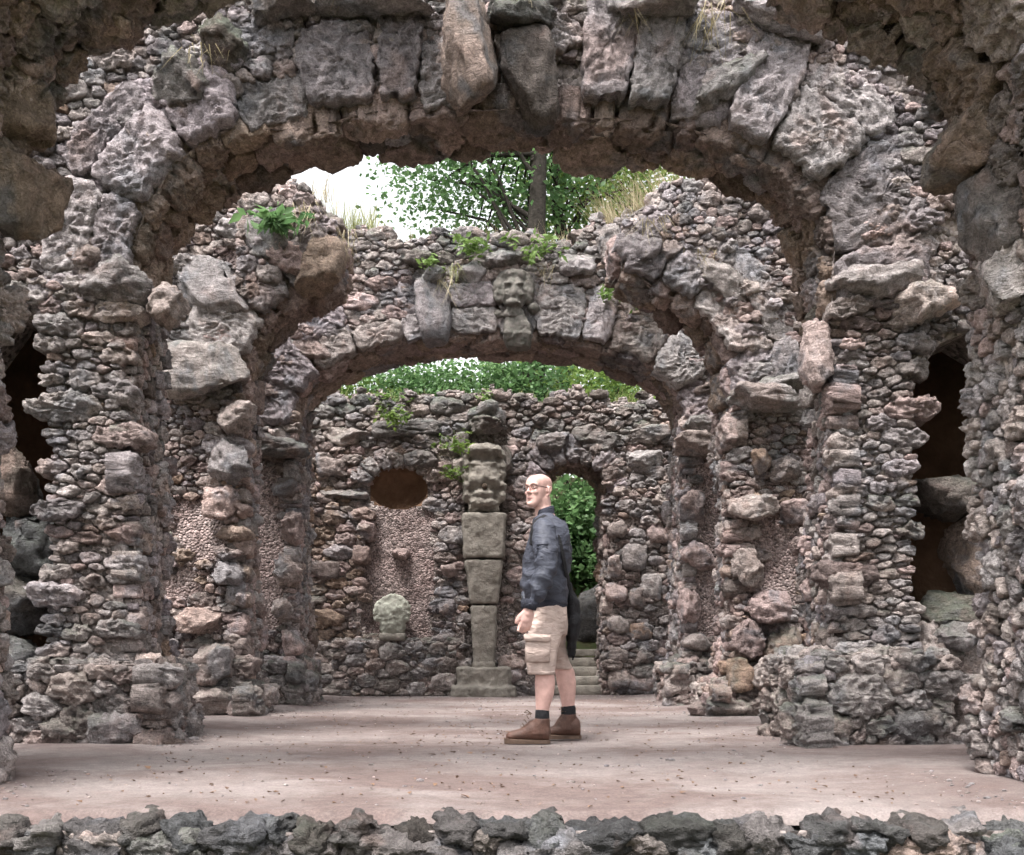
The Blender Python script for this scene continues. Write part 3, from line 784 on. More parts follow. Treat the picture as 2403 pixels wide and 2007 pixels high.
# ---------------------------------------------------------------- arch C: two stumps of a broken arch
CP = arch_profile('C')
def broken(s, label, seed):
    k = 'C'; y0, y1, cx, a, zs = ARCH[k][:5]
    w = Wall('broken_arch', (s * 2.6, 10.0, FLOOR), label, 'arch', ('A', 'B'), seed)
    S, Q, Nn = CP; tip = C_GAP[0] if s < 0 else C_GAP[1]
    def zt(x):
        t = (abs(x) - abs(tip)) / 0.42
        return (3.98 + 0.47 * min(max(t, 0), 1)) + 0.07 * noise1(x * 4, 2.2 * s)
    G = Q - Nn * 0.05
    pr = [(float(p[0]), float(p[1])) for p in G[::3] if (p[0] < tip - 0.03 if s < 0 else p[0] > tip + 0.03)]
    if s < 0: pr = pr[::-1]                     # from the tip down to the floor
    pr[-1] = (pr[-1][0], FLOOR - .1)
    xs = np.linspace(s * 4.2, tip - s * -0.04, 16)
    core(w.t, [(s * 4.2, FLOOR - .1)] + [(float(x), zt(x) - 0.08) for x in xs] + pr, y0 + 0.035, y1 - 0.02, M['mortar'])
    f = soffit(k)[0]
    sl = np.where(Q[:, 1] > zs - 0.1)[0]; sA, sB = S[sl[0]], S[sl[-1]]
    st = S[np.argmin(np.hypot(Q[:, 0] - tip, Q[:, 1] - float(arch_z(k, tip))))]
    lo = (0, sA) if s < 0 else (sB, S[-1]); ar = (sA, st) if s < 0 else (st, sB)
    w.rubble(y0, y1, lo[0], lo[1], f, lambda u, v: 0.055, 1.0, free=True, pal=(0.1, .6, .05, .15), lump=0.1)
    w.rubble(y0, y1, ar[0], ar[1], f, lambda u, v: 0.14, 1.0, pal=(0.5, .72, .05, .1), lump=0.08, drop=0)
    w.rubble(y0, y1, float(arch_z(k, tip)), zt(tip), side(tip, -s), lambda u, v: 0.13, 1.0, pal=(0.45, .7, .1, .1), drop=0, lump=0.06)
    rd = lambda u, v: 0.034 + 0.014 * max(0, noise1(u * 2, v * 2))
    def reg(x, z):
        if z > zt(x) + 0.02: return None
        if 0.5 < z < 1.45 and abs(x) > 2.5 and noise1(x * 3, z * 2.5) > -.15: return 'bed'
        if 0.5 < z < 1.5: return dict(pal=(0.35, .75, .0, .15), rough=1.4, bulge=0.7)
        if z < 0.1: return dict(pal=(0.1, .45, .3, .1))
        return dict(pal=(0.0, .55, .12, .12))
    acc = lambda x, z: ring_dist(k, x, z) > (0 if z < zs else 0.28)
    u0, u1 = (-4.0, cx - a) if s < 0 else (cx + a, 4.0)
    w.rubble(u0, u1, FLOOR, 4.6, front(y0), rd, 1.8, free=True, accept=acc, region=reg, lump=0.08, bed=M['pebble'])
    u0, u1 = (cx - a, tip) if s < 0 else (tip, cx + a)
    w.rubble(u0, u1, zs, 4.6, front(y0), lambda u, v: 0.05, 1.4, accept=acc, region=reg, lump=0.1)
    voussoirs(w, k, y0, 4, 0.6, (0.0, .3, .1, .1), s_from=ar[0], s_to=ar[1], prot=(0.01, 0.06))
    return w, tip, zt

w, tip, zt = broken(-1, 'stump of the broken third arch beside the dark fern, its tip pointing to the right', 103)
w.rock((-1.62, 9.75, 3.62), (0.24, 0.26, 0.3), ry=0.2, pal=(.55, .72, .5), name='rock', sub=4)
w.rock((-2.1, 9.66, 3.95), (0.40, 0.10, 0.32), ry=0.35, p=8, pal=(0, .25, .1), name='rock', sub=4)
w.rock((-2.62, 9.64, 3.42), (0.42, 0.11, 0.28), ry=0.25, p=8, pal=(0, .25, .2), name='rock', sub=4)
w.rock((-2.65, 9.58, 2.62), (0.42, 0.2, 0.24), p=6, cuts=5, pal=(.1, .35, .2), name='impost_rock', sub=4)
w.rock((-2.35, 9.6, 2.2), (0.16, 0.16, 0.14), pal=(.3, .6, .1))
w.rock((-2.42, 9.58, 1.75), (0.2, 0.14, 0.2), ry=0.5, pal=(.1, .4, .1))
w.rock((-2.5, 9.58, 1.4), (0.16, 0.13, 0.16), pal=(.55, .7, .0)); w.rock((-2.45, 9.6, 0.75), (0.14, 0.13, 0.12), pal=(.3, .5, .0)); w.rock((-2.72, 9.6, 0.28), (0.24, 0.14, 0.13), pal=(.4, .6, .0))
w.rock((-2.55, 9.5, -0.12), (0.16, 0.14, 0.18), p=7, cuts=3, pal=(.3, .5, .2))
for z, e in ((1.6, .1), (1.0, .11), (0.5, .09)): w.rock((-2.32, 9.68, z), (.09, .12, e), pal=(.4, .84, 0))
plinth(w, -3.2, -2.2, 9.5, 10.3, -0.32, 0.075, 1, (0.1, .4, .4, .05))
w.rock((-2.6, 9.42, -0.46), (.32, .14, .14), pal=(.2, .4, .3)); w.rock((-2.35, 9.4, -0.53), (.1, .1, .08), pal=(.3, .5, .1)); w.rock((-2.75, 9.4, -0.54), (.1, .1, .07), pal=(.3, .5, .1))
for x in np.linspace(-2.3, -1.5, 7): w.rock((x, 9.9, zt(x) + w.rng.uniform(-.06, .04)), (w.rng.uniform(.06, .13), .16, w.rng.uniform(.04, .09)), ry=w.rng.uniform(-.4, .4), pal=(.0, .6, .3), sub=3)
w.build()
w, tip, zt = broken(1, 'stump of the broken third arch under dry grass, its tip pointing to the left', 104)
w.rock((1.40, 9.70, 3.80), (0.22, 0.16, 0.18), ry=0.55, p=6, tint=(.06, .40, .35), rough=1.4, name='rock', sub=4)
w.rock((2.2, 9.64, 3.5), (0.25, 0.12, 0.14), ry=0.8, pal=(0, .3, .5), name='rock')
w.rock((2.55, 9.55, 2.36), (0.36, 0.26, 0.10), ry=0.08, p=7, cuts=4, pal=(.15, .4, .5), name='impost_rock', sub=4)
w.rock((2.75, 9.55, 2.5), (0.3, 0.2, 0.08), ry=-0.1, p=6, pal=(.15, .4, .3), name='impost_rock')
w.rock((2.28, 9.7, 2.1), (0.1, 0.2, 0.2), pal=(.3, .5, .2))
w.rock((2.55, 9.58, 1.78), (0.1, 0.14, 0.14), pal=(.6, .8, 0)); w.rock((2.8, 9.58, 1.72), (0.16, 0.12, 0.12), pal=(.3, .5, 0))
w.rock((2.5, 9.55, 1.36), (0.24, 0.16, 0.14), p=6, pal=(.2, .4, .3)); w.rock((2.85, 9.56, 1.32), (0.14, 0.14, 0.12), p=5, pal=(.4, .6, .1))
w.rock((2.42, 9.56, 0.78), (0.14, 0.13, 0.18), pal=(.3, .5, 0)); w.rock((2.6, 9.55, 0.42), (0.2, 0.15, 0.14), pal=(.4, .6, 0)); w.rock((2.4, 9.5, 0.12), (0.15, 0.14, 0.18), pal=(.5, .84, 0)); w.rock((2.75, 9.5, 0.02), (0.18, 0.14, 0.2), pal=(.5, .7, 0))
w.rock((2.35, 9.45, -0.22), (0.13, 0.14, 0.15), pal=(.4, .84, .1)); w.rock((2.6, 9.45, -0.3), (0.2, 0.14, 0.12), pal=(.6, .84, .1))
plinth(w, 2.1, 3.2, 9.45, 10.3, -0.3, 0.075, -1, (0.3, .65, .3, .15))
w.rock((2.2, 9.4, -0.5), (.2, .14, .1), pal=(.3, .6, .3)); w.rock((2.5, 9.36, -0.52), (.2, .13, .09), pal=(.3, .6, .3)); w.rock((1.98, 9.6, -0.54), (.13, .16, .07), pal=(.2, .5, .2))
for x in np.linspace(1.35, 2.3, 8): w.rock((x, 9.9, zt(x) + w.rng.uniform(-.06, .04)), (w.rng.uniform(.06, .14), .16, w.rng.uniform(.05, .1)), ry=w.rng.uniform(-.4, .4), pal=(.0, .6, .3), sub=3)
w.build()

# ---------------------------------------------------------------- arch D, the fourth, with a carved mask
w = Wall('stone_arch', (0, 12.05, FLOOR), 'fourth rubble arch, low and whole, with a carved mask over its crown', 'arch', ('A', 'B', 'C'), 105)
k = 'D'; y0, y1, cx, a, zs = ARCH[k][:5]
topD = lambda x: 4.72 + 0.10 * noise1(x * 1.8, 5.1) + 0.1 * noise1(x * 5.0, 1.1) + (0.12 if x > 1.0 else 0)
core(w.t, outline(k, -4.2, 4.2, lambda x: topD(x) - 0.1), y0 + 0.035, y1 - 0.02, M['mortar'])
f, S, Q, Nn = soffit(k); sl = np.where(Q[:, 1] > zs - 0.1)[0]; sA, sB = S[sl[0]], S[sl[-1]]
w.rubble(y0, y1, 0, sA, f, lambda u, v: 0.055, 1.0, free=True, pal=(.05, .55, .05, .1), lump=0.07)
w.rubble(y0, y1, sB, S[-1], f, lambda u, v: 0.055, 1.0, free=True, pal=(.05, .55, .05, .1), lump=0.07)
w.rubble(y0, y1, sA, sB, f, lambda u, v: 0.13, 1.0, pal=(.52, .70, .0, .05), lump=0.04, drop=0, bulge=0.22, rough=0.7)
def regD(x, z):
    if z > topD(x): return None
    if z > 4.3: return dict(pal=(.05, .4, .55, .06))
    if z < 0: return dict(pal=(.1, .45, .4, .05))
    if 0.3 < z < 2.1 and abs(x) > 2.35: return 'bed'
    return dict(pal=(.0, .58, .12, .1))
accD = lambda x, z: ring_dist(k, x, z) > (0 if z < zs else 0.35)
rdD = lambda u, v: 0.037 + 0.018 * max(0, noise1(u * 1.6, v * 1.6))
w.rubble(-4, cx - a, FLOOR, 4.95, front(y0), rdD, 1.9, free=True, accept=accD, region=regD, lump=0.07, bed=M['pebble'])
w.rubble(cx + a, 4, FLOOR, 4.95, front(y0), rdD, 1.9, free=True, accept=accD, region=regD, lump=0.07, bed=M['pebble'])
w.rubble(cx - a, cx + a, zs, 4.95, front(y0), rdD, 2.1, accept=accD, region=regD, lump=0.07, bed=M['pebble'])
voussoirs(w, k, y0, 12, 0.66, (0.0, .36, .15, .04), prot=(0.015, 0.06))
w.rock((-0.62, 11.5, 3.82), (0.19, 0.22, 0.36), p=6, cuts=4, pal=(.0, .3, .6), name='console_stone', sub=4, rough=0.6)
w.rock((-0.62, 11.42, 4.2), (0.15, 0.2, 0.09), ry=-0.5, pal=(.15, .3, 1.0), name='rock')
w.rock((-0.18, 11.52, 4.25), (0.16, 0.14, 0.14), pal=(.05, .3, .5))
w.rock((-0.75, 11.52, 4.42), (0.22, 0.16, 0.08), p=5, pal=(.05, .3, .5)); w.rock((0.2, 11.52, 4.42), (0.25, 0.16, 0.08), p=5, pal=(.05, .3, .4))
w.rock((1.0, 11.52, 4.35), (0.2, 0.16, 0.12), pal=(.0, .3, .4)); w.rock((1.35, 11.5, 4.55), (0.16, 0.2, 0.2), pal=(.0, .3, .3)); w.rock((1.62, 11.5, 4.4), (0.2, 0.2, 0.2), ry=-.4, pal=(.0, .3, .3))
w.rock((-2.35, 11.45, 2.3), (0.33, 0.2, 0.11), p=7, cuts=4, pal=(.95, 1.0, .7), name='impost_rock', sub=4)
w.rock((2.42, 11.45, 2.32), (0.32, 0.22, 0.12), p=6, cuts=5, pal=(.1, .4, .2), name='impost_rock', sub=4)
w.rock((2.4, 11.5, 2.55), (0.25, 0.2, 0.1), p=5, pal=(.1, .4, .2), name='impost_rock')
for c, e in (((-2.28, 11.52, 1.86), (.16, .15, .13)), ((-2.22, 11.52, 1.4), (.14, .12, .2)), ((-2.25, 11.52, 0.9), (.15, .12, .22)), ((-2.3, 11.5, 0.48), (.14, .14, .14)), ((-2.2, 11.52, 0.1), (.12, .12, .14)),
             ((2.3, 11.52, 1.6), (.16, .14, .2)), ((2.35, 11.5, 1.1), (.18, .14, .2)), ((2.28, 11.52, 0.5), (.13, .13, .2)), ((2.35, 11.5, 0.1), (.18, .13, .14))):
    w.rock(c, e, rz=w.rng.uniform(-.3, .3), ry=w.rng.uniform(-.3, .3), pal=(.2, .6, .15, .1))
plinth(w, -3.1, -2.1, 11.4, 12.5, -0.1, 0.07, 1, (0.1, .4, .6, .05))
plinth(w, 2.12, 3.1, 11.4, 12.5, -0.12, 0.07, -1, (0.2, .5, .4, .05))
for x in np.linspace(-2.4, 2.4, 26): w.rock((x, 11.75, topD(x) - .02 + w.rng.uniform(-.05, .03)), (w.rng.uniform(.06, .16), .2, w.rng.uniform(.04, .1)), ry=w.rng.uniform(-.3, .3), pal=(.0, .5, .5), sub=3)
w.build()
#PART3
BACK = 1.076      # everything of the back wall is modelled at 13.2 m and set at 14.2 m, grown from its own foot
def rescale(t): t.scale = (BACK,) * 3; t.location.x *= BACK; t.location.y *= BACK

# ---------------------------------------------------------------- back wall with niche, doorway and oval
w = Wall('back_wall', (0, 13.5, FLOOR), 'rubble back wall with an arched doorway, a red plaster niche and a dark oval hole', 'wall', ('A', 'B', 'C', 'D'), 106)
y0, y1 = 13.2, 14.0
topE = lambda x: 3.27 + 0.08 * noise1(x * 1.9, 9.1) + 0.1 * noise1(x * 6.0, 4.4)
DX0, DX1, DZ, DR = 0.66, 1.53, 2.0, 0.40        # doorway jambs, spring, rise
OV = (-1.15, 2.06, 0.37, 0.27)                   # oval hole
NI = (-1.62, -0.68, 0.11, 1.78)                  # plaster panel
def door_open(x, z, m=0.0):
    if not (DX0 - m < x < DX1 + m): return False
    c, r = (DX0 + DX1) / 2, (DX1 - DX0) / 2 + m
    return z < DZ + (DR + m) * math.sqrt(max(0, 1 - ((x - c) / r) ** 2))
def oval(x, z, m=0.0): return ((x - OV[0]) / (OV[2] + m)) ** 2 + ((z - OV[1]) / (OV[3] + m)) ** 2 < 1
def panel(x, z): return NI[0] < x < NI[1] and NI[2] < z < NI[3]
# body: a thin front layer with the holes cut out, on a plain body behind
dc = (DX0 + DX1) / 2
arc = [(dc + (DX1 - DX0) / 2 * math.cos(t), DZ + DR * math.sin(t)) for t in np.linspace(0, math.pi, 14)]
body = [(-4.2, FLOOR - .1)] + [(float(x), topE(x) - .1) for x in np.linspace(-4.2, 4.2, 30)] + [(4.2, FLOOR - .1), (DX1, FLOOR - .1)] + arc + [(DX0, FLOOR - .1)]
core(w.t, body, y0 + 0.25, y1, M['niche'], name='niche_back')
xl, xr, zl, zh = OV[0] - OV[2], OV[0] + OV[2], OV[1] - OV[3], OV[1] + OV[3]
tops = lambda a, b, n: [(float(x), topE(x) - .1) for x in np.linspace(a, b, n)]
for pl in ([(-4.2, FLOOR - .1)] + tops(-4.2, xl, 9) + [(xl, FLOOR - .1)], [(xl, zh)] + tops(xl, xr, 4) + [(xr, zh)], [(xl, FLOOR - .1), (xl, zl), (xr, zl), (xr, FLOOR - .1)],
           [(xr, FLOOR - .1)] + tops(xr, 4.2, 16) + [(4.2, FLOOR - .1), (DX1, FLOOR - .1)] + arc + [(DX0, FLOOR - .1)]):
    core(w.t, pl, y0 + 0.035, y0 + 0.252, M['mortar'], name='mortar_core')
# the oval hollow: a rounded cup behind a plate with an oval hole
Vc, Fc, n = [], [], 40
for k_, (s_, d_) in enumerate(((None, .03), (1.0, .03), (0.99, .10), (0.93, .16), (.75, .21), (.4, .24), (.02, .245))):
    for i in range(n):
        t = 2 * math.pi * i / n; c_, sn_ = math.cos(t), math.sin(t)
        if s_ is None: kk = 1 / max(abs(c_), abs(sn_)); p_ = (OV[0] + OV[2] * c_ * kk, y0 + d_, OV[1] + OV[3] * sn_ * kk)
        else: p_ = (OV[0] + OV[2] * c_ * s_, y0 + d_, OV[1] + OV[3] * sn_ * s_)
        Vc.append(p_)
for k_ in range(6):
    for i in range(n): j_ = (i + 1) % n; Fc.append((k_ * n + i, k_ * n + j_, (k_ + 1) * n + j_, (k_ + 1) * n + i))
mesh_obj('oval_hollow', np.array(Vc) - np.array(w.t.location), np.array(Fc), M['niche'], w.t)
# pebble plaster panel, set between the stones
X, Z = np.meshgrid(np.linspace(NI[0] - .06, NI[1] + .06, 60), np.linspace(NI[2] - .05, NI[3] + .06, 90)); X, Z = X.ravel(), Z.ravel()
Yp = y0 + 0.02 - 0.02 * fbm(np.stack([X * 3, Z * 3, 0 * X], 1), 3) - 0.012 * fbm(np.stack([X * 22, Z * 22, 0 * X], 1), 2)
i, j = np.meshgrid(np.arange(59), np.arange(89)); q = (j * 60 + i).ravel()
keep = np.array([not oval(x, z, 0.0) for x, z in zip(X[q] + .008, Z[q] + .01)])
q = q[keep]
mesh_obj('plaster_panel', np.stack([X, Yp, Z], 1) - np.array(w.t.location), np.stack([q, q + 1, q + 61, q + 60], 1), M['pebble'], w.t)
def regE(x, z):
    if z > topE(x) or door_open(x, z, 0.03) or oval(x, z, 0.05): return None
    if -0.30 < x < 0.24 and z < 2.85: return None
    if panel(x, z):
        e = min(x - NI[0], NI[1] - x)
        if e > 0.03 + 0.05 * noise1(z * 3, x): return None
        return dict(pal=(.4, .6, .0, .1))
    if z > 2.6: return dict(pal=(.05, .45, .55, .05))
    if z < 0.11 and x < 0: return dict(pal=(.12, .42, .25, .05))
    if x < -1.5: return dict(pal=(.3, .84, .0, .1))
    return dict(pal=(.1, .5, .12, .08))
rdE = lambda u, v: 0.042 + 0.016 * max(0, noise1(u * 2, v * 2)) + (0.012 if v < 0.1 else 0)
w.rubble(-3.4, 3.4, FLOOR, 3.45, front(y0), rdE, 1.9, region=regE, lump=0.10)
# voussoirs of the doorway and of the oval
for (cx_, cz_, rx, rz_, a0, a1, n, R, pl) in ((dc, DZ, (DX1 - DX0) / 2, DR, 0.0, math.pi, 9, 0.30, (.0, .3, .1, .05)), (OV[0], OV[1], OV[2], OV[3], 0.2, math.pi - .2, 7, 0.30, (.1, .45, .1, .05))):
    e = np.linspace(a0, a1, n + 1)
    for i in range(n):
        rr = R * w.rng.uniform(.8, 1.25); t = np.linspace(e[i], e[i + 1], 3)
        P = [(cx_ + rx * math.cos(v), cz_ + rz_ * math.sin(v)) for v in t] + [(cx_ + (rx + rr) * math.cos(v), cz_ + (rz_ + rr) * math.sin(v)) for v in t[::-1]]
        w.stone(P, front(y0), off=0.05, bulge=0.35, back=0.2, pal=pl, name='voussoir', rounds=1, rough=0.7, box=6)
# doorway jambs and soffit
for xs, s in ((DX0, 1), (DX1, -1)):
    w.rubble(y0, y1, FLOOR, DZ, side(xs, s), lambda u, v: 0.09, 1.0, pal=(.3, .6, .1, .05), lump=0.03, back=0.08)
def dsof(u, v, h):
    t = v; c, s_ = np.cos(t), np.sin(t)
    return np.stack([dc + ((DX1 - DX0) / 2 - h) * c, u, DZ + (DR - h) * s_], 1)
w.rubble(y0, y1, 0.0, math.pi, dsof, lambda u, v: 0.16, 0.7, pal=(.6, .74, .0, .05), lump=0.02, drop=0, bulge=0.15, back=0.05)
# larger squared stones beside the door and long lintel stones
for x, z, ex, ez, pl in ((1.88, 1.18, .16, .17, (.2, .3, .1)), (1.66, 0.72, .14, .12, (.3, .5, .1)), (1.95, 0.66, .13, .13, (.3, .5, .1)), (1.68, 0.3, .13, .12, (.25, .45, .1)), (1.95, 0.22, .15, .10, (.84, .86, 0)), (1.68, -.05, .13, .13, (.25, .45, .1)),
                         (1.96, -.08, .14, .12, (.3, .5, .1)), (1.69, -.4, .14, .14, (.25, .45, .3)), (1.96, -.42, .16, .14, (.25, .45, .3)), (1.64, 1.05, .09, .14, (.3, .5, .1)), (1.66, 1.55, .12, .12, (.3, .5, .1)),
                         (0.85, 2.66, .24, .10, (.1, .3, .2)), (1.42, 2.66, .3, .11, (.1, .3, .2)), (2.05, 2.75, .3, .12, (.1, .35, .2)), (2.0, 2.4, .28, .14, (.1, .4, .3)), (-1.05, 2.82, .45, .1, (.15, .35, .6)), (-1.7, 2.75, .2, .09, (.15, .35, .5)),
                         (-1.85, 1.98, .3, .05, (.15, .25, .0)), (-1.55, 1.55, .1, .16, (.5, .6, .0)), (-1.62, 1.2, .11, .12, (.5, .6, .0)), (-0.6, 0.1, .12, .1, (.2, .5, .1)), (-0.55, 0.55, .13, .12, (.3, .5, .1)), (-0.5, 1.0, .1, .08, (.3, .5, .1)),
                         (-1.12, 1.22, .11, .07, (.52, .56, .0)), (-1.95, 2.35, .25, .13, (.2, .5, .1)), (-2.1, 1.0, .2, .12, (.3, .6, 0)), (-2.05, 0.4, .2, .1, (.5, .84, 0)), (2.1, 0.8, .14, .16, (.2, .5, .1)), (2.15, 1.5, .18, .15, (.2, .5, .1))):
    w.rock((x, y0 - .02, z), (ex, .13, ez), rz=w.rng.uniform(-.1, .1), ry=w.rng.uniform(-.08, .08), p=6, cuts=5, pal=pl + (0.0,), rough=0.7, name='stone')
for x in np.linspace(-2.4, 2.4, 30): w.rock((x, 13.45, topE(x) - .02 + w.rng.uniform(-.05, .03)), (w.rng.uniform(.06, .14), .2, w.rng.uniform(.04, .08)), ry=w.rng.uniform(-.3, .3), pal=(.0, .5, .5), sub=2)
# console over the carved herm
w.rock((-0.03, 13.0, 2.82), (0.24, 0.22, 0.1), p=5, pal=(.1, .3, .8), sub=4); w.rock((-0.08, 13.05, 3.0), (0.2, 0.2, 0.13), pal=(.1, .3, .8)); w.rock((0.12, 13.08, 2.98), (0.13, 0.14, 0.1), pal=(.1, .3, .6))
w.rock((-0.33, 13.12, 2.3), (0.12, 0.14, 0.2), pal=(.1, .4, .9)); w.rock((-0.38, 13.12, 2.62), (0.13, 0.14, 0.14), pal=(.1, .4, .9)); w.rock((0.22, 13.1, 2.4), (0.1, 0.14, 0.2), pal=(.1, .4, .5))
# footing of the niche, a little proud
w.rubble(-2.0, -0.4, FLOOR, 0.10, front(y0 - 0.12), lambda u, v: 0.065, 1.5, pal=(.12, .42, .3, .03), lump=0.04, back=0.14)
w.rubble(-2.0, -0.4, y0 - 0.12, y0 + 0.02, top(0.10), lambda u, v: 0.07, 1.3, pal=(.12, .42, .4, .03), lump=0.01, back=0.08, bulge=0.2)
w.build(); rescale(w.t)

# ---------------------------------------------------------------- retaining wall of the stage, along the bottom edge
w = Wall('retaining_wall', (0, 3.85, -1.66), 'mossy rubble retaining wall, pit shade painted into its stones, along the front edge of the stage', 'wall', (), 107)
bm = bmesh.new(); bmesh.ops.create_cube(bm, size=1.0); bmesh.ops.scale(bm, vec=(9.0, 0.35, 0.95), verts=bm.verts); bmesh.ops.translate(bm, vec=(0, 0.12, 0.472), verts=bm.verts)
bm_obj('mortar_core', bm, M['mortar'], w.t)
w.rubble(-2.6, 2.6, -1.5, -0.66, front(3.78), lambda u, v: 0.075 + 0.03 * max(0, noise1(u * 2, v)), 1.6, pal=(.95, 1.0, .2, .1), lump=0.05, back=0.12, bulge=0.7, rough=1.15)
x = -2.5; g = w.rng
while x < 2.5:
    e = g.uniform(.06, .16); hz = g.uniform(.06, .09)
    w.rock((x + e, 3.84 + g.uniform(-.03, .03), FLOOR - hz - .012 + g.uniform(-.01, .01)), (e, .16, hz), rz=g.uniform(-.12, .12), ry=g.uniform(-.08, .08), p=5, cuts=8, rough=0.8, tint=(g.uniform(.95, 1.0) if g.random() < .8 else .2, g.uniform(.0, .25), g.uniform(.0, .3)), name='coping_stone')  # coping tinted near black, the shade of the pit put into its colour
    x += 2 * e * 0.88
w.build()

# ---------------------------------------------------------------- smooth lofted shapes
def loft(rings, n=20, cap=True):
    """rings: (centre, axis a, axis b) -> closed mesh, quads split to triangles"""
    V, F = [], []
    for (c, a, b) in rings:
        c, a, b = map(np.asarray, (c, a, b))
        for i in range(n):
            t = 2 * math.pi * i / n; V.append(c + a * math.cos(t) + b * math.sin(t))
    R = len(rings)
    for k in range(R - 1):
        for i in range(n):
            j = (i + 1) % n; p, q, r, s = k * n + i, k * n + j, (k + 1) * n + j, (k + 1) * n + i
            F += [(p, q, r), (p, r, s)]
    if cap:
        V.append(np.asarray(rings[0][0])); V.append(np.asarray(rings[-1][0])); a, b = len(V) - 2, len(V) - 1
        for i in range(n):
            j = (i + 1) % n; F += [(a, j, i), (b, (R - 1) * n + i, (R - 1) * n + j)]
    return np.array(V, float), np.array(F, int)

def slices(rows, n=20):
    """rows of (x, y, z, rx, ry): horizontal ellipses stacked in z"""
    return loft([((x, y, z), (rx, 0, 0), (0, ry, 0)) for x, y, z, rx, ry in rows], n)

def tube(pts, rad, n=10, flat=None, round_ends=True):
    pts = [np.asarray(p, float) for p in pts]; rad = list(rad) if hasattr(rad, '__len__') else [rad] * len(pts)
    if round_ends:
        d0 = pts[0] - pts[1]; d0 /= np.linalg.norm(d0) + 1e-9; d1 = pts[-1] - pts[-2]; d1 /= np.linalg.norm(d1) + 1e-9
        pts = [pts[0] + d0 * rad[0] * .8, pts[0] + d0 * rad[0] * .45] + pts + [pts[-1] + d1 * rad[-1] * .45, pts[-1] + d1 * rad[-1] * .8]
        rad = [rad[0] * .35, rad[0] * .85] + rad + [rad[-1] * .85, rad[-1] * .35]
    rings = []; up = np.array([0.13, 0.21, 0.97])
    prev = None
    for i, p in enumerate(pts):
        t = pts[min(i + 1, len(pts) - 1)] - pts[max(i - 1, 0)]; t = t / (np.linalg.norm(t) + 1e-9)
        if prev is None:
            a = np.cross(up, t)
            if np.linalg.norm(a) < 0.15: a = np.cross((1, 0, 0), t)
        else: a = prev - t * np.dot(prev, t)
        a /= np.linalg.norm(a); prev = a; b = np.cross(t, a)
        fa, fb = flat if flat else (1, 1)
        rings.append((p, a * rad[i] * fa, b * rad[i] * fb))
    return loft(rings, n)

def blob(c, e, sub=3, rot=None):
    D, F = ico(sub); V = D * np.array(e)
    if rot is not None: V = V @ np.array(rot).T
    return V + np.array(c), F

def join(parts):
    V, F, n = [], [], 0
    for v, f in parts: V.append(v); F.append(np.asarray(f) + n); n += len(v)
    return np.concatenate(V), np.concatenate(F)

def fuse(name, parts, m, parent, voxel, smooth=4, disp=None, tint=None):
    """melt overlapping closed shapes into one continuous skin"""
    V, F = join(parts)
    tmp = bpy.data.objects.new('tmp', np_mesh('tmp', V, F, [m])); COL.objects.link(tmp)
    r = tmp.modifiers.new('r', 'REMESH'); r.mode = 'VOXEL'; r.voxel_size = voxel; r.use_smooth_shade = True
    if smooth:
        s = tmp.modifiers.new('s', 'SMOOTH'); s.iterations = smooth; s.factor = 0.5
    dg = bpy.context.evaluated_depsgraph_get(); dg.update()
    me = bpy.data.meshes.new_from_object(tmp.evaluated_get(dg)); bpy.data.objects.remove(tmp)
    nv = len(me.vertices); co = np.empty(nv * 3, np.float32); me.vertices.foreach_get('co', co); P = co.reshape(-1, 3).astype(float)
    if disp is not None:
        no = np.empty(nv * 3, np.float32); me.vertices.foreach_get('normal', no); P = P + disp(P, no.reshape(-1, 3))
    if parent is not None: P = P - np.array(parent.location)
    me.vertices.foreach_set('co', np.ascontiguousarray(P, np.float32).ravel())
    me.polygons.foreach_set('use_smooth', np.ones(len(me.polygons), bool))
    me.name = name
    if not me.materials: me.materials.append(m)
    me.update()
    return link(bpy.data.objects.new(name, me), parent)

# ---------------------------------------------------------------- carved herm between niche and door
h = empty('herm_statue', (-0.05, 13.05, FLOOR)); tag(h, 'weathered sandstone herm on a square plinth, tapering pillar under a carved mask', 'statue')
def sbox(rows, cy, bev=0.02):
    """stack of rounded rectangles: (x, z, hx, hy)"""
    V, n = [], 20
    for x, z, hx, hy in rows:
        for i in range(n):
            t = 2 * math.pi * (i + .5) / n; c, s = math.cos(t), math.sin(t); kk = (abs(c) ** 7 + abs(s) ** 7) ** (-1 / 7)
            V.append((x + hx * c * kk, cy + hy * s * kk, z))
    F = []
    for k in range(len(rows) - 1):
        for i in range(n):
            j = (i + 1) % n; a, b, c, d = k * n + i, k * n + j, (k + 1) * n + j, (k + 1) * n + i; F += [(a, b, c), (a, c, d)]
    b0 = len(V); V += [(rows[0][0], cy, rows[0][1]), (rows[-1][0], cy, rows[-1][1])]
    for i in range(n): j = (i + 1) % n; F += [(b0, j, i), (b0 + 1, (len(rows) - 1) * n + i, (len(rows) - 1) * n + j)]
    return np.array(V, float), np.array(F, int)
def worn(P, no): return no * (0.022 * fbm(P * 7, 3) - 0.016 * np.abs(fbm(P * 16, 2)))[:, None]
bev = lambda x, z0, z1, hx, hy, e=0.02: [(x, z0, hx - e, hy - e), (x, z0 + e, hx, hy), (x, z1 - e, hx, hy), (x, z1, hx - e, hy - e)]
cxh = -0.05
fuse('plinth', [sbox(bev(cxh, FLOOR - .02, FLOOR + .13, .42, .28), 13.02), sbox(bev(cxh, FLOOR + .12, FLOOR + .37, .345, .22), 13.05)], M['dressed'], h, 0.018, 3, worn)
cy = 13.06
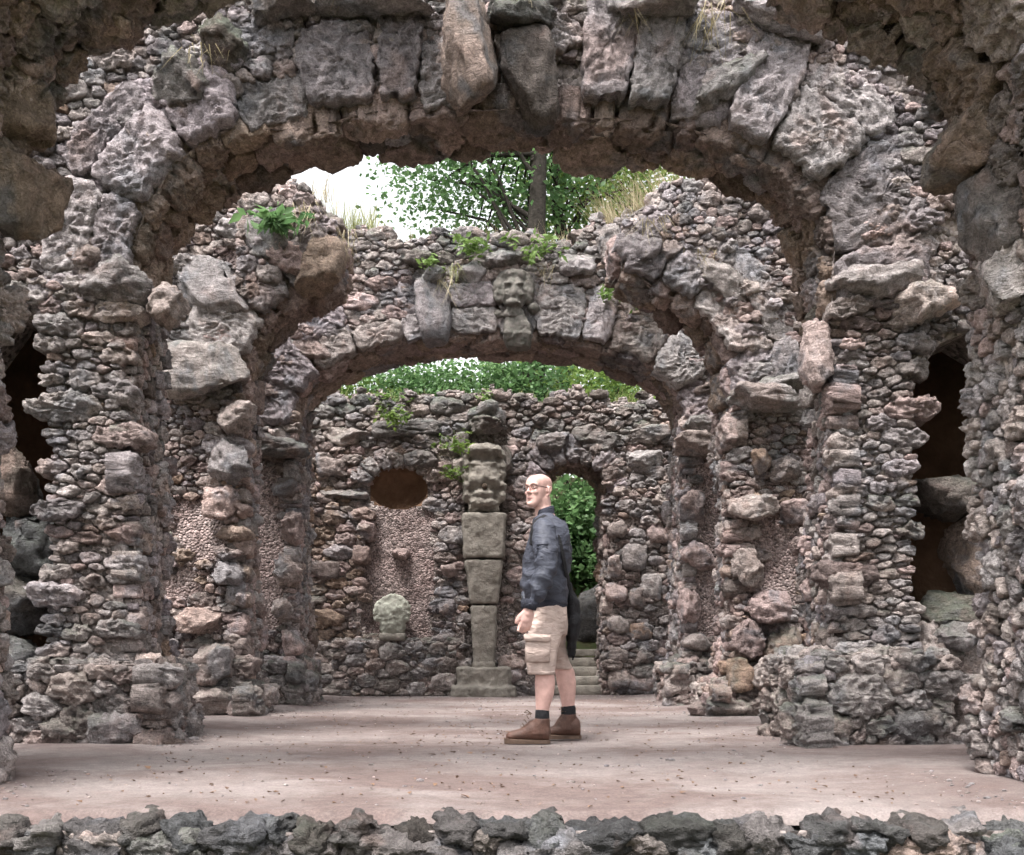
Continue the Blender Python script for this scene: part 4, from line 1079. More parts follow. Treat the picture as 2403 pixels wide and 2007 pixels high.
for (z0, w0, z1, w1) in ((-.27, .130, .55, .175), (.565, .18, 1.13, .25), (1.14, .265, 1.72, .285)):
    hy0, hy1 = .12 + (w0 - .125) * .5, .12 + (w1 - .125) * .5
    rows = [(cxh, z0, w0 - .02, hy0 - .02), (cxh, z0 + .02, w0, hy0), (cxh, z1 - .02, w1, hy1), (cxh, z1, w1 - .02, hy1 - .02)]
    parts = [sbox(rows, cy)]
    if z0 < 0: parts.append(sbox(bev(cxh, z0 - .02, z0 + .10, .15, .14), cy))
    fuse('pillar_block', parts, M['dressed'], h, 0.018, 2, lambda P, no: 0.5 * worn(P, no))
zt_ = 1.72
parts = [sbox(bev(cxh, 1.72, 2.12, .2, .17), 13.08), blob((cxh, 12.98, 2.2), (.21, .18, .3), 4), blob((cxh, 12.86, 2.17), (.045, .07, .1), 3), blob((cxh - .09, 12.86, 2.33), (.09, .06, .035), 3), blob((cxh + .09, 12.86, 2.33), (.09, .06, .035), 3),
         blob((cxh - .11, 12.88, 2.14), (.08, .07, .08), 3), blob((cxh + .11, 12.88, 2.14), (.08, .07, .08), 3), blob((cxh, 12.88, 1.95), (.14, .09, .05), 3), blob((cxh, 12.95, 2.5), (.25, .2, .1), 3), blob((cxh, 12.9, 1.84), (.19, .1, .07), 3)]
for sx in (-1, 1):
    for q in range(5): parts.append(blob((cxh + sx * .22, 12.98, 2.45 - q * .13), (.07, .1, .08), 2))
fuse('carved_mask', parts, M['dressed'], h, 0.018, 9, worn)
dm = plain('painted_mouth_shade', (0.05, 0.035, 0.025), 0.95)  # dark colour painted in for the shade inside the mouth hole
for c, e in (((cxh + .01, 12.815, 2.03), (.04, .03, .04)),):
    V, F = blob(c, e, 2); mesh_obj('mouth_shade_blob', V - np.array(h.location), F, dm, h)

rescale(h)
# ---------------------------------------------------------------- pale green carved head standing in the niche
u = empty('carved_stone_head', (-1.22, 13.12, 0.12)); tag(u, 'pale green weathered stone head standing on the ledge of the red niche', 'sculpture')
M['lichen'] = plain('pale_lichen_stone', (0.36, 0.365, 0.31), 0.9, 0.2, 12, 0.01, 30, 0.15, col2=(0.25, 0.245, 0.21))
fuse('head', [blob((-1.22, 13.1, 0.46), (.21, .15, .2), 4), blob((-1.22, 13.1, 0.28), (.17, .14, .18), 4), blob((-1.22, 13.0, 0.42), (.05, .06, .09), 3)] +
     [blob((-1.22 + .2 * math.cos(t), 13.08, 0.46 + .2 * math.sin(t)), (.05, .07, .05), 2) for t in np.linspace(-.4, 3.5, 12)], M['lichen'], u, 0.014, 8, worn)
V, F = sbox(bev(-1.22, 0.1, 0.2, .17, .14), 13.12); mesh_obj('base', V - np.array(u.location), F, M['dressed'], u)

rescale(u); u.location.z = FLOOR + (0.12 - FLOOR) * BACK
M['carved'] = plain('lichened_carved_stone', (0.165, 0.148, 0.135), 0.92, 0.3, 16, 0.02, 40, 0.12, col2=(0.095, 0.092, 0.08))
# carved mask on the fourth arch
kq = empty('carved_mask', (0.29, 11.5, 3.5)); tag(kq, 'stone mask with a wide face carved above the crown of the fourth arch', 'carving')
cx_, cy = 0.29, 11.47
fuse('face', [blob((cx_, cy, 4.02), (.14, .14, .2), 4), blob((cx_, cy - .13, 3.99), (.03, .05, .06), 3), blob((cx_ - .06, cy - .11, 4.09), (.06, .05, .022), 3), blob((cx_ + .06, cy - .11, 4.09), (.06, .05, .022), 3), blob((cx_ - .075, cy - .1, 3.98), (.05, .05, .05), 3), blob((cx_ + .075, cy - .1, 3.98), (.05, .05, .05), 3),
              blob((cx_, cy - .11, 3.88), (.09, .06, .04), 3), blob((cx_ - .17, cy + .03, 4.06), (.07, .1, .17), 3), blob((cx_ + .17, cy + .03, 4.06), (.07, .1, .17), 3), blob((cx_, cy + .03, 4.22), (.17, .12, .08), 3), blob((cx_ - .02, cy, 3.78), (.12, .1, .08), 3)], M['carved'], kq, 0.014, 10, worn)
fuse('bracket', [sbox([(cx_ + .05, 3.42, .12, .1), (cx_ + .05, 3.55, .17, .16), (cx_ + .02, 3.75, .13, .15), (cx_, 3.84, .1, .12)], cy + .08), blob((cx_ - .16, cy + .08, 3.8), (.07, .1, .07), 3), blob((cx_ + .22, cy + .05, 3.86), (.07, .1, .06), 3)], M['carved'], kq, 0.016, 3, worn)
# ---------------------------------------------------------------- steps behind the doorway, and a dark rock
stp = empty('stone_steps', (dc, 13.6, FLOOR)); tag(stp, 'worn stone steps rising through the arched doorway', 'steps')
for q in range(5):
    z0, yq = FLOOR + 0.12 * q, 13.3 + 0.2 * q
    V, F = sbox(bev(dc, z0 - .02, z0 + .12, (DX1 - DX0) / 2 + .02, .2 if q < 4 else .3, .012), yq + .2)
    V = V + vnoise(V * 6) * 0.006
    mesh_obj('step', V - np.array(stp.location), F, M['dressed'], stp, smooth=False)
rescale(stp)
w = Wall('dark_boulder', (1.4, 16.2, 0.0), 'dark curved boulder seen through the doorway behind the steps', 'boulder', (), 109)
w.rock((1.68, 16.2, 0.35), (0.42, 0.35, 0.75), ry=0.25, p=2.6, cuts=9, tint=(.98, .3, .1), rough=1.0); w.build()
#PART4
# ---------------------------------------------------------------- plants
def leaves(centres, n_per, spread, size, rng, name, m, parent=None, aspect=0.6, droop=0.25, kind=None):
    """leaf-sized bent quads scattered round clump centres"""
    C = np.repeat(np.asarray(centres, float), n_per, axis=0); K = len(C)
    P = C + rng.normal(size=(K, 3)) * np.asarray(spread)
    d = rng.normal(size=(K, 3)); d[:, 2] = d[:, 2] * 0.5 - droop; d /= np.linalg.norm(d, axis=1)[:, None]
    u = rng.normal(size=(K, 3)); u[:, 2] += 0.8; sd = np.cross(d, u); sd /= np.linalg.norm(sd, axis=1)[:, None] + 1e-9
    up = np.cross(sd, d)
    L = size * rng.uniform(.45, 1.65, K)[:, None]; W = L * aspect * 0.5
    v0 = P; v1 = P + d * L * .45 + sd * W + up * L * .08; v2 = P + d * L; v3 = P + d * L * .45 - sd * W + up * L * .08
    V = np.stack([v0, v1, v2, v3], 1).reshape(-1, 3); i = np.arange(K) * 4
    F = np.concatenate([np.stack([i, i + 1, i + 2], 1), np.stack([i, i + 2, i + 3], 1)])
    cl = rng.uniform(0, 1, len(centres)); t = np.clip(np.repeat(cl, n_per) * .6 + rng.uniform(0, .4, K), 0, 1)
    tint = np.repeat(np.stack([t, t, t], 1), 4, axis=0)
    if parent is not None: V = V - np.array(parent.location)
    o = mesh_obj(name, V, F, m, parent, tint, smooth=False)
    if kind: o['kind'] = kind
    return o

def tree(base, height, crown_c, crown_r, trunk_r, lean, clumps, per, size, m, label, seed, group=None, trunk_top=None):
    rng = np.random.default_rng(seed)
    t = empty('leafy_tree', base); tag(t, label, 'tree', group)
    b = np.array(base, float); tp = b + np.array([lean[0], lean[1], height])
    pts = [b + (tp - b) * f + np.append(rng.normal(0, .06, 2), 0) * (f > 0) for f in np.linspace(0, 1, 9)]
    parts = [tube(pts, np.linspace(trunk_r * 1.15, trunk_r * .35, 9), 12)]
    C = []
    for q in range(clumps):
        d = rng.normal(size=3); d /= np.linalg.norm(d); r = rng.uniform(.35, 1.0) ** .6
        C.append(np.array(crown_c) + d * np.array(crown_r) * r)
    C = np.array(C)
    for q in range(0, clumps, max(1, clumps // 26)):
        f = rng.uniform(.35, .95); s = b + (tp - b) * f; e = C[q]; mid = (s + e) / 2 + np.array([0, 0, .25])
        parts.append(tube([s, mid, e], [trunk_r * .22, trunk_r * .13, .015], 6))
    V, F = join(parts)
    mesh_obj('trunk', V - np.array(t.location), F, M['bark'], t)
    leaves(C, per, (.42, .42, .3), size, rng, 'crown', m, t)
    return t

tree((0.72, 17.6, 2.9), 9.0, (0.0, 18.7, 9.0), (1.9, 1.0, 1.5), 0.21, (0.1, 0.2), 150, 66, 0.095, M['leaf_blue'], 'tree with the thick grey trunk standing behind the fourth arch', 31, 'trees behind the ruin')
tree((1.5, 19.8, 3.6), 10.0, (2.4, 20.8, 9.7), (1.7, 1.4, 1.9), 0.14, (-0.1, 0.0), 140, 66, 0.105, M['leaf'], 'bright green tree with the thin trunk, right of the thick trunk', 32, 'trees behind the ruin')
for q, (x, y, z, rx, ry, rz, mm, lb) in enumerate((
        (-0.95, 17.4, 4.17, 0.95, .6, .8, 'leaf_blue', 'leafy shrub above the niche, behind the back wall top'),
        (0.55, 17.6, 4.39, 1.05, .6, .85, 'leaf_blue', 'cool green shrub behind the middle of the back wall top'),
        (2.0, 17.8, 4.28, 0.95, .6, .8, 'leaf', 'dark green shrub behind the right end of the back wall top'),
        (-2.3, 17.8, 4.07, 0.84, .6, .8, 'leaf_light', 'light green shrub behind the left end of the back wall top'),
        (1.6, 17.1, 1.75, 0.85, .5, 1.25, 'leaf_blue', 'green broad-leaved shrub filling the arched doorway'))):
    rng = np.random.default_rng(60 + q); t = empty('leafy_shrub', (x, y, float(hill_z(np.array([x]), np.array([y]))[0]))); tag(t, lb, 'shrub', 'shrubs behind the back wall')
    C = np.array([np.array((x, y, z)) + rng.normal(size=3) * .5 * np.array((rx, ry, rz)) for _ in range(150)])
    parts = [tube([np.array(t.location), (np.array(t.location) + C[i]) / 2 + rng.normal(0, .05, 3), C[i]], [.03, .02, .008], 6) for i in range(0, 150, 14)]
    V, F = join(parts); mesh_obj('stems', V - np.array(t.location), F, M['bark'], t)
    leaves(C, 40, (.2, .2, .16), .085 if q < 4 else .11, rng, 'foliage', M[mm], t, aspect=.62 if q < 4 else .8)
rng = np.random.default_rng(90)
wood = np.array([(rng.uniform(-9, 9), rng.uniform(22, 27), rng.uniform(3.8, 7.0)) for _ in range(420)])
wood = wood[(wood[:, 0] > 0.5) | (wood[:, 2] < 6.2)]
o = leaves(wood, 26, (.5, .5, .4), .22, rng, 'woodland_undergrowth', M['leaf']); tag(o, 'green undergrowth on the slope behind the ruin', 'undergrowth', kind='stuff')

def blades(spots, rng, hgt, wid, name, m, label, droop=0.4, parent=None, lean=(0, 0), hang=0.0, spread=0.03):
    V, F, T = [], [], []
    for (x, y, z, k) in spots:
        for _ in range(k):
            p = np.array([x, y, z]) + rng.normal(0, spread, 3) * (1, 1, .3)
            L = hgt * rng.uniform(.45, 1.2); a = rng.uniform(0, 2 * math.pi); o = np.array([math.cos(a), math.sin(a), 0]); sd = np.array([-o[1], o[0], 0]) * wid * rng.uniform(.6, 1.3)
            d = np.array([lean[0], lean[1], 1 - 2 * hang]) + o * rng.uniform(.05, droop) ; i0 = len(V)
            for s in (0, .35, .7, 1.0):
                q = p + d * L * s + (o * .35 * droop + np.array([0, 0, -.5 * droop])) * L * s * s
                ww = sd * (1 - s * .9); V += [q - ww, q + ww]
            for s in range(3): b = i0 + 2 * s; F += [(b, b + 1, b + 3), (b, b + 3, b + 2)]
            T += [[rng.uniform(0, 1)] * 3] * 8
    V = np.array(V)
    if parent is not None: V = V - np.array(parent.location)
    o = mesh_obj(name, V, np.array(F), m, parent, np.repeat(np.array(T)[::8], 8, axis=0), smooth=False)
    if label: tag(o, label, 'grass')
    return o

rng = np.random.default_rng(77)
g_ = blades([(rng.uniform(-2.4, 2.3), rng.uniform(11.7, 12.4), 4.68, 4) for _ in range(330)], rng, .30, .004, 'dry_grass', M['grass'], 'dry pale grass along the top of the fourth arch'); g_['kind'] = 'stuff'
g_ = blades([(rng.uniform(-2.3, -1.3), rng.uniform(11.65, 12.4), 4.7, 7) for _ in range(120)], rng, .62, .005, 'tall_grass', M['grass_green'], 'tall pale green grass at the left end of the fourth arch top'); g_['kind'] = 'stuff'
g_ = blades([(rng.uniform(1.45, 2.1), rng.uniform(9.85, 10.3), 4.25, 7) for _ in range(40)] + [(rng.uniform(1.35, 2.0), rng.uniform(11.6, 12.2), 4.8, 7) for _ in range(70)], rng, .55, .0045, 'hay_grass', M['grass'], 'straw-coloured grass leaning off the right stump of the broken arch', lean=(-.35, -.1)); g_['kind'] = 'stuff'
g_ = blades([(rng.uniform(-2.2, 2.3), rng.uniform(14.35, 15.0), 3.49, 4) for _ in range(260)], rng, .30, .004, 'meadow_grass', M['grass_green'], 'grass and weeds along the top of the back wall'); g_['kind'] = 'stuff'
g_ = blades([(rng.uniform(-2.1, -1.5), rng.uniform(9.7, 10.2), 4.35, 6) for _ in range(24)], rng, .4, .004, 'stump_grass', M['grass'], 'dry grass on the left stump of the broken arch'); g_['kind'] = 'stuff'
for (x, y, z, k, L, lb) in ((1.42, 6.56, 4.12, 46, .42, 'dry grass hanging over the voussoirs right of the keystone'), (0.24, 6.5, 4.25, 50, .30, 'dry roots and grass hanging beside the keystone'), (-1.85, 6.56, 3.85, 22, .2, 'dry grass caught on the dark mossy rocks at the upper left'),
                            (-1.72, 9.5, 4.15, 26, .5, 'thin dry grass trailing from the left broken stump'), (-1.30, 9.6, 3.95, 20, .5, 'thin grass strands at the tip of the left broken stump'), (-0.34, 11.42, 4.3, 40, .4, 'green and dry grass trailing beside the carved mask'),
                            (-0.5, 11.4, 4.15, 34, .5, 'dry roots trailing over the console stone left of the mask'), (0.62, 11.45, 4.3, 24, .35, 'dry grass hanging right of the carved mask'), (-1.7, 11.5, 4.6, 40, .45, 'pale grass spilling over the left end of the fourth arch'), (1.55, 9.6, 4.05, 40, .4, 'dry stalks lying over the right broken stump'), (-0.9, 6.55, 4.3, 18, .22, 'short dry grass on the top ledge left of the keystone'), (2.02, 9.6, 3.75, 26, .35, 'brown stalks tangled on the right stump near its pier'),
                            (0.95, 6.58, 4.1, 16, .28, 'thin dry strands hanging from the top ledge')):
    t = blades([(x, y, z, k)], rng, L, .0035, 'grass_tuft', M['grass'] if 'green' not in lb else M['grass_green'], lb, droop=.55, hang=.72, spread=.07); t['group'] = 'grass tufts hanging on the arches'
def plant(loc, n, spread, size, m, label, seed):
    rng = np.random.default_rng(seed); t = empty('wall_plant', loc); tag(t, label, 'plant', 'small plants rooted in the masonry')
    C = np.array([np.array(loc) + rng.normal(size=3) * np.array(spread) - np.array([0, spread[1] * .8, 0]) for _ in range(n)])
    parts = [tube([np.array(loc), (np.array(loc) + c) / 2 + np.array([0, 0, .02]), c], [.004, .003, .002], 5) for c in C[:10]]
    V, F = join(parts); mesh_obj('stems', V - np.array(loc), F, M[m], t, np.array((.3, .3, .3)))
    leaves(C, 7, (.03, .03, .03), size, rng, 'foliage', M[m], t, aspect=.45)
plant((-1.93, 9.42, 3.98), 16, (.09, .05, .06), .12, 'leaf_blue', 'green fern sprouting from the left broken stump', 1)
for q, (x, y, z, mm, sp, lb) in enumerate(((0.55, 11.4, 4.5, 'leaf_light', .12, 'light green sprig below the fourth arch top, right of the mask'), (-0.2, 11.4, 4.52, 'leaf_light', .1, 'yellow green sprig under the middle of the fourth arch top'), (1.35, 11.4, 4.0, 'leaf_light', .06, 'pale leafy sprig right of the carved mask'),
                                  (1.78, 11.4, 3.9, 'leaf_light', .05, 'smallest pale sprig near the right broken tip'), (-0.62, 11.3, 4.28, 'leaf_light', .05, 'bright moss cushion on top of the console stone'), (-1.29, 13.95, 3.2, 'leaf', .1, 'leafy weed on the back wall above the oval hole'), (-0.45, 13.9, 2.83, 'leaf', .09, 'ivy sprig on the back wall beside the herm head'),
                                  (-0.43, 13.9, 2.45, 'leaf', .07, 'dark ivy sprig low beside the herm head'), (-1.34, 14.15, 3.48, 'leaf_light', .12, 'yellow green moss cushion on the back wall top, left'), (0.0, 14.15, 3.52, 'leaf_light', .07, 'yellow green moss cushion on the back wall top, middle'), (2.22, 4.88, 2.36, 'leaf_light', .025, 'single bright leaf on the right jamb of the nearest arch'))):
    plant((x, y, z), 5 + int(sp * 110), (sp, .04, sp * .6), .055 + sp * .2, mm, lb, 20 + q)

# fallen leaves on the stage
rng = np.random.default_rng(55); C = []
for _ in range(750):
    y = rng.uniform(2.0, 3.74) ** 2 ; x = rng.uniform(-1.9, 1.9); C.append((x, y, 0))
for _ in range(90):
    x, y = rng.normal(-.15, .25), rng.uniform(4.1, 8.5); C.append((x, y, 0))
C = np.array(C); C[:, 2] = floor_z(C[:, 0], C[:, 1]) + 0.004
K = len(C); a = rng.uniform(0, 2 * math.pi, K); L = rng.uniform(.006, .024, K) * np.where(rng.random(K) < .08, 1.9, 1.0); d = np.stack([np.cos(a), np.sin(a), rng.uniform(.0, .35, K)], 1); s = np.stack([-np.sin(a), np.cos(a), rng.uniform(-.3, .3, K)], 1)
V = np.stack([C - d * L[:, None] * .2, C + s * L[:, None] * .45 + (0, 0, .006), C + d * L[:, None], C - s * L[:, None] * .45 + (0, 0, .006)], 1).reshape(-1, 3); i = np.arange(K) * 4
o = mesh_obj('fallen_leaves', V, np.concatenate([np.stack([i, i + 1, i + 2], 1), np.stack([i, i + 2, i + 3], 1)]), M['dead'], None, np.repeat(rng.uniform(0, 1, (K, 1)).repeat(3, 1), 4, axis=0), smooth=False)
tag(o, 'small brown fallen leaves and crumbs scattered on the sandy stage', 'leaves', kind='stuff')
#PART5

# grit and small stones on the sand, thickest along the foot of the walls
rng = np.random.default_rng(56); D, F = ico(1); VV, FF, TT = [], [], []; n = 0
for q in range(1500):
    if rng.random() < .5:
        y = rng.uniform(2.0, 3.75) ** 2; x = rng.uniform(-2.0, 2.0)
    else:
        k_ = rng.choice(['A', 'B', 'C', 'D', 'E']); s = rng.choice([-1, 1])
        if k_ == 'E': x, y = rng.uniform(-2.3, 2.3), 14.05 - abs(rng.normal(0, .12))
        else: x, y = s * (ARCH[k_][3] - .22 - abs(rng.normal(0, .14))), rng.uniform(ARCH[k_][0] - .35, ARCH[k_][1] + .1)
    r = rng.lognormal(math.log(.0055), .45); z = float(floor_z(np.array([x]), np.array([y]))[0])
    VV.append(D * np.array([r * rng.uniform(.8, 1.6), r * rng.uniform(.8, 1.4), r * .6]) * rng.uniform(.8, 1.2, (len(D), 1)) + np.array([x, y, z + r * .2])); FF.append(F + n); n += len(D)
    TT.append(np.tile(np.array([rng.uniform(0, .6), rng.uniform(.3, .7), 0]), (len(D), 1)))
o = mesh_obj('grit', np.concatenate(VV), np.concatenate(FF), M['stone'], None, np.concatenate(TT), smooth=False)
tag(o, 'grit and stone crumbs lying on the sandy stage', 'grit', kind='stuff')
# ---------------------------------------------------------------- the man
def PP(x, y, Y): return np.array([(x - CX) * Y / FPX, Y, (YH - y) * Y / FPX])
YM = 6.93
man = empty('person', (0.37, YM, FLOOR)); tag(man, 'man with shaved head and glasses in navy jacket, beige cargo shorts and brown boots', 'person')
M['skin'] = plain('skin', (0.53, 0.335, 0.295), 0.5, 0.15, 22, 0.0006, 150, 0.35)
def cloth(name, c, scale, bump, rough=0.8):
    m, t, b = mat(name)
    geo = N(t, 'ShaderNodeNewGeometry'); pos = geo.outputs['Position']
    n1 = noise_n(t, pos, 9, 3, 0.6); f = maprange(t, n1, 0.3, 0.7, 0.8, 1.2)
    mul = N(t, 'ShaderNodeCombineColor')
    for i in range(3): t.links.new(f, mul.inputs[i])
    t.links.new(mixc(t, c, mul.outputs[0], 1.0, 'MULTIPLY'), b.inputs['Base Color']); b.inputs['Roughness'].default_value = rough; b.inputs['Specular IOR Level'].default_value = 0.3
    mp = N(t, 'ShaderNodeMapping'); mp.inputs['Scale'].default_value = (1, 1, 2.4); mp.inputs['Rotation'].default_value = (0.2, 0.5, 0); t.links.new(pos, mp.inputs['Vector'])
    bp = N(t, 'ShaderNodeBump'); bp.inputs['Strength'].default_value = 1.0; bp.inputs['Distance'].default_value = bump
    t.links.new(noise_n(t, mp.outputs[0], scale, 3, 0.5, 0.6), bp.inputs['Height']); t.links.new(bp.outputs[0], b.inputs['Normal'])
    return m
M['navy'] = cloth('navy_nylon', (0.046, 0.050, 0.067), 9, 0.022, 0.62)
M['rib'] = cloth('navy_rib_knit', (0.026, 0.028, 0.040), 40, 0.01, 0.9)
M['beige'] = cloth('beige_cotton', (0.45, 0.355, 0.315), 12, 0.02, 0.9)
M['boot'] = plain('brown_leather', (0.085, 0.042, 0.030), 0.55, 0.3, 18, 0.006, 60, 0.4)
M['sole'] = plain('brown_rubber', (0.085, 0.055, 0.04), 0.8)
M['black'] = plain('black_fabric', (0.012, 0.012, 0.014), 0.85, 0.3, 20, 0.01, 40)
M['lens'] = plain('smoky_lens', (0.10, 0.05, 0.06), 0.15, 0.0)
M['lip'] = plain('lip', (0.46, 0.25, 0.23), 0.5, 0.05)
M['brow'] = plain('dark_hair', (0.07, 0.04, 0.035), 0.8)
M['stub'] = plain('pale_brow', (0.26, 0.15, 0.12), 0.8)
M['eyew'] = plain('eye_white', (0.7, 0.66, 0.63), 0.3, 0.0)

YN, YF = 6.76, 7.12       # near (left) and far (right) leg
def row(y, xa, xb, Y, hw): p = PP((xa + xb) / 2, y, Y); return (p[0], p[1], p[2], (xb - xa) / 2 * Y / FPX, hw)

# head in its own frame: face to -x, then turned towards the camera
HC = PP(1264, 1153, YM)
yaw = math.radians(46)
RH = np.array(Matrix.Rotation(yaw, 3, 'Z') @ Matrix.Rotation(math.radians(3), 3, 'Y'))
def hd(v, f): return (v @ RH.T + HC, f)
def hp(p): return np.asarray(p, float) @ RH.T + HC
def head_shell(n=40):
    rows = ((-.119, -.074, -.046, .018), (-.112, -.086, -.030, .031), (-.098, -.092, -.004, .042), (-.080, -.0885, .026, .051), (-.060, -.089, .052, .058), (-.035, -.088, .072, .0645), (-.008, -.085, .088, .0695), (.010, -.084, .097, .0715), (.026, -.091, .102, .073),
            (.045, -.0945, .105, .0745), (.065, -.090, .103, .074), (.083, -.077, .094, .068), (.098, -.056, .076, .056), (.109, -.028, .050, .037), (.1145, -.002, .024, .016))
    V, F = [], []
    for z, xf, xb, hw in rows:
        c, a = (xf + xb) / 2, (xb - xf) / 2
        for q in range(n):
            t = 2 * math.pi * q / n; cs, sn_ = math.cos(t), math.sin(t); e = 2.5 if cs < 0 else 2.1; k_ = (abs(cs) ** e + abs(sn_) ** e) ** (-1 / e)
            V.append((c + a * cs * k_, hw * sn_ * k_, z))
    R = len(rows)
    for r in range(R - 1):
        for q in range(n):
            p2 = (q + 1) % n; A_, B_, C_, D_ = r * n + q, r * n + p2, (r + 1) * n + p2, (r + 1) * n + q; F += [(A_, B_, C_), (A_, C_, D_)]
    V += [(-.06, 0, -.119), (.011, 0, .1155)]
    for q in range(n): F += [(R * n, (q + 1) % n, q), (R * n + 1, (R - 1) * n + q, (R - 1) * n + (q + 1) % n)]
    return np.array(V), np.array(F)
head = [hd(*head_shell()), hd(*tube([(-.084, 0, .020), (-.095, 0, .004), (-.106, 0, -.014), (-.109, 0, -.022)], [.0085, .009, .0105, .011], 12)), hd(*blob((-.098, -.0125, -.025), (.011, .0085, .0075), 2)), hd(*blob((-.098, .0125, -.025), (.011, .0085, .0075), 2)),
        hd(*tube([(-.078, -.050, .028), (-.090, -.024, .031), (-.0905, 0, .027), (-.090, .024, .031), (-.078, .050, .028)], [.008, .0095, .0085, .0095, .008], 8)),
        hd(*blob((-.072, -.037, -.022), (.018, .019, .017), 3)), hd(*blob((-.072, .037, -.022), (.018, .019, .017), 3)), hd(*blob((-.086, 0, -.099), (.013, .019, .014), 3)),
        hd(*blob((-.0885, 0, -.053), (.009, .022, .009), 2)), hd(*blob((-.088, 0, -.070), (.009, .019, .007), 2))]
for s in (-1, 1):
    er = np.array(Matrix.Rotation(s * math.radians(-22), 3, 'Z') @ Matrix.Rotation(math.radians(-10), 3, 'Y'))
    head += [hd(*blob((.016, s * .080, -.004), (.019, .007, .031), 3, er)), hd(*tube([(.004, s * .081, .018), (.014, s * .088, .029), (.027, s * .090, .022), (.031, s * .089, .002), (.022, s * .084, -.020), (.010, s * .079, -.034)], [.004, .0045, .0048, .0045, .005, .0065], 8)), hd(*blob((.004, s * .077, -.006), (.005, .006, .008), 2))]
nk = PP(1278, 1205, YM)
neck = tube([HC + np.array([.02, .0, -.05]), HC + np.array([.030, .008, -.11]), nk, PP(1282, 1235, YM)], [.060, .058, .064, .085], 16)
torso = slices([row(1225, 1258, 1312, YM, .13), row(1242, 1254, 1322, YM, .19), row(1280, 1246, 1330, YM, .20), row(1340, 1244, 1326, YM, .185), row(1400, 1248, 1324, YM, .17), row(1440, 1256, 1320, YM, .15), row(1475, 1258, 1318, YM, .15)], 24)
def leg(Y, rows):
    return slices([row(y, a, b, Y + dy, hw) for y, a, b, hw, dy in rows], 20)
near = leg(YN, [(1450, 1262, 1310, .07, .09), (1500, 1254, 1300, .07, .05), (1550, 1254, 1298, .065, .01), (1580, 1256, 1301, .062, .0), (1605, 1255, 1303, .064, .0), (1630, 1256, 1300, .060, .0), (1655, 1257, 1292, .048, .0), (1680, 1258, 1286, .040, .0), (1705, 1258, 1286, .036, .0)])
far = leg(YF, [(1450, 1272, 1318, .07, -.1), (1500, 1282, 1322, .07, -.07), (1550, 1296, 1335, .065, -.02), (1575, 1302, 1348, .066, -.0), (1600, 1306, 1352, .066, .0), (1625, 1312, 1351, .058, .0), (1650, 1317, 1349, .046, .0), (1672, 1319, 1347, .040, .0), (1695, 1319, 1347, .036, .0)])
YA = 6.66
arm_pts = [PP(1278, 1252, 6.80), PP(1280, 1290, 6.67), PP(1281, 1338, 6.64), PP(1264, 1386, 6.62), PP(1246, 1425, 6.63)]
arm = tube(arm_pts, [.050, .046, .040, .031, .026], 14)
far_arm_pts = [PP(1284, 1246, 7.10), PP(1276, 1300, 7.18), PP(1266, 1345, 7.2), PP(1246, 1395, 7.18), PP(1238, 1428, 7.15)]
far_arm = tube(far_arm_pts, [.050, .046, .040, .031, .026], 14)
def hand(wrist, fwd, lat, curl=0.35, thumb=1):
    """palm, four unequal bent fingers and a thumb leaving the side of the palm; points down"""
    w_, f_, l_ = np.asarray(wrist), np.asarray(fwd, float), np.asarray(lat, float); d = np.array([f_[0] * .22, f_[1] * .22, -1.0]); d /= np.linalg.norm(d)
    R_ = np.stack([f_, l_, -d], 1)
    P = [blob(w_ + d * .055, (.040, .018, .050), 3, R_), tube([w_ - d * .01, w_ + d * .04], [.026, .028], 10)]
    for q, (off, L) in enumerate(((.030, .070), (.0105, .080), (-.0095, .075), (-.029, .058))):
        k0 = w_ + d * .088 + f_ * off; c_ = l_ * thumb
        k1 = k0 + d * L * .45 + c_ * L * .10 * curl * 2; k2 = k1 + d * L * .33 + c_ * L * .3 * curl * 2; k3 = k2 + d * L * .18 + c_ * L * .28 * curl * 2
        P.append(tube([k0 - d * .02, k0, k1, k2, k3], [.0095, .0095, .009, .0082, .007], 10))
    t0 = w_ + d * .025 + f_ * .022; P.append(tube([t0, t0 + f_ * .026 + d * .028 + l_ * thumb * .008, t0 + f_ * .034 + d * .058 + l_ * thumb * .016, t0 + f_ * .034 + d * .078 + l_ * thumb * .02], [.014, .0115, .010, .008], 10))
    return P
hands = hand(PP(1243, 1428, 6.63), (-1, 0, 0), (0, 1, 0), .4, 1) + hand(PP(1236, 1430, 7.14), (-1, 0, 0), (0, -1, 0), .4, 1)
fuse('body', head + [neck, torso, near, far, arm, far_arm] + hands, M['skin'], man, 0.0056, 3)

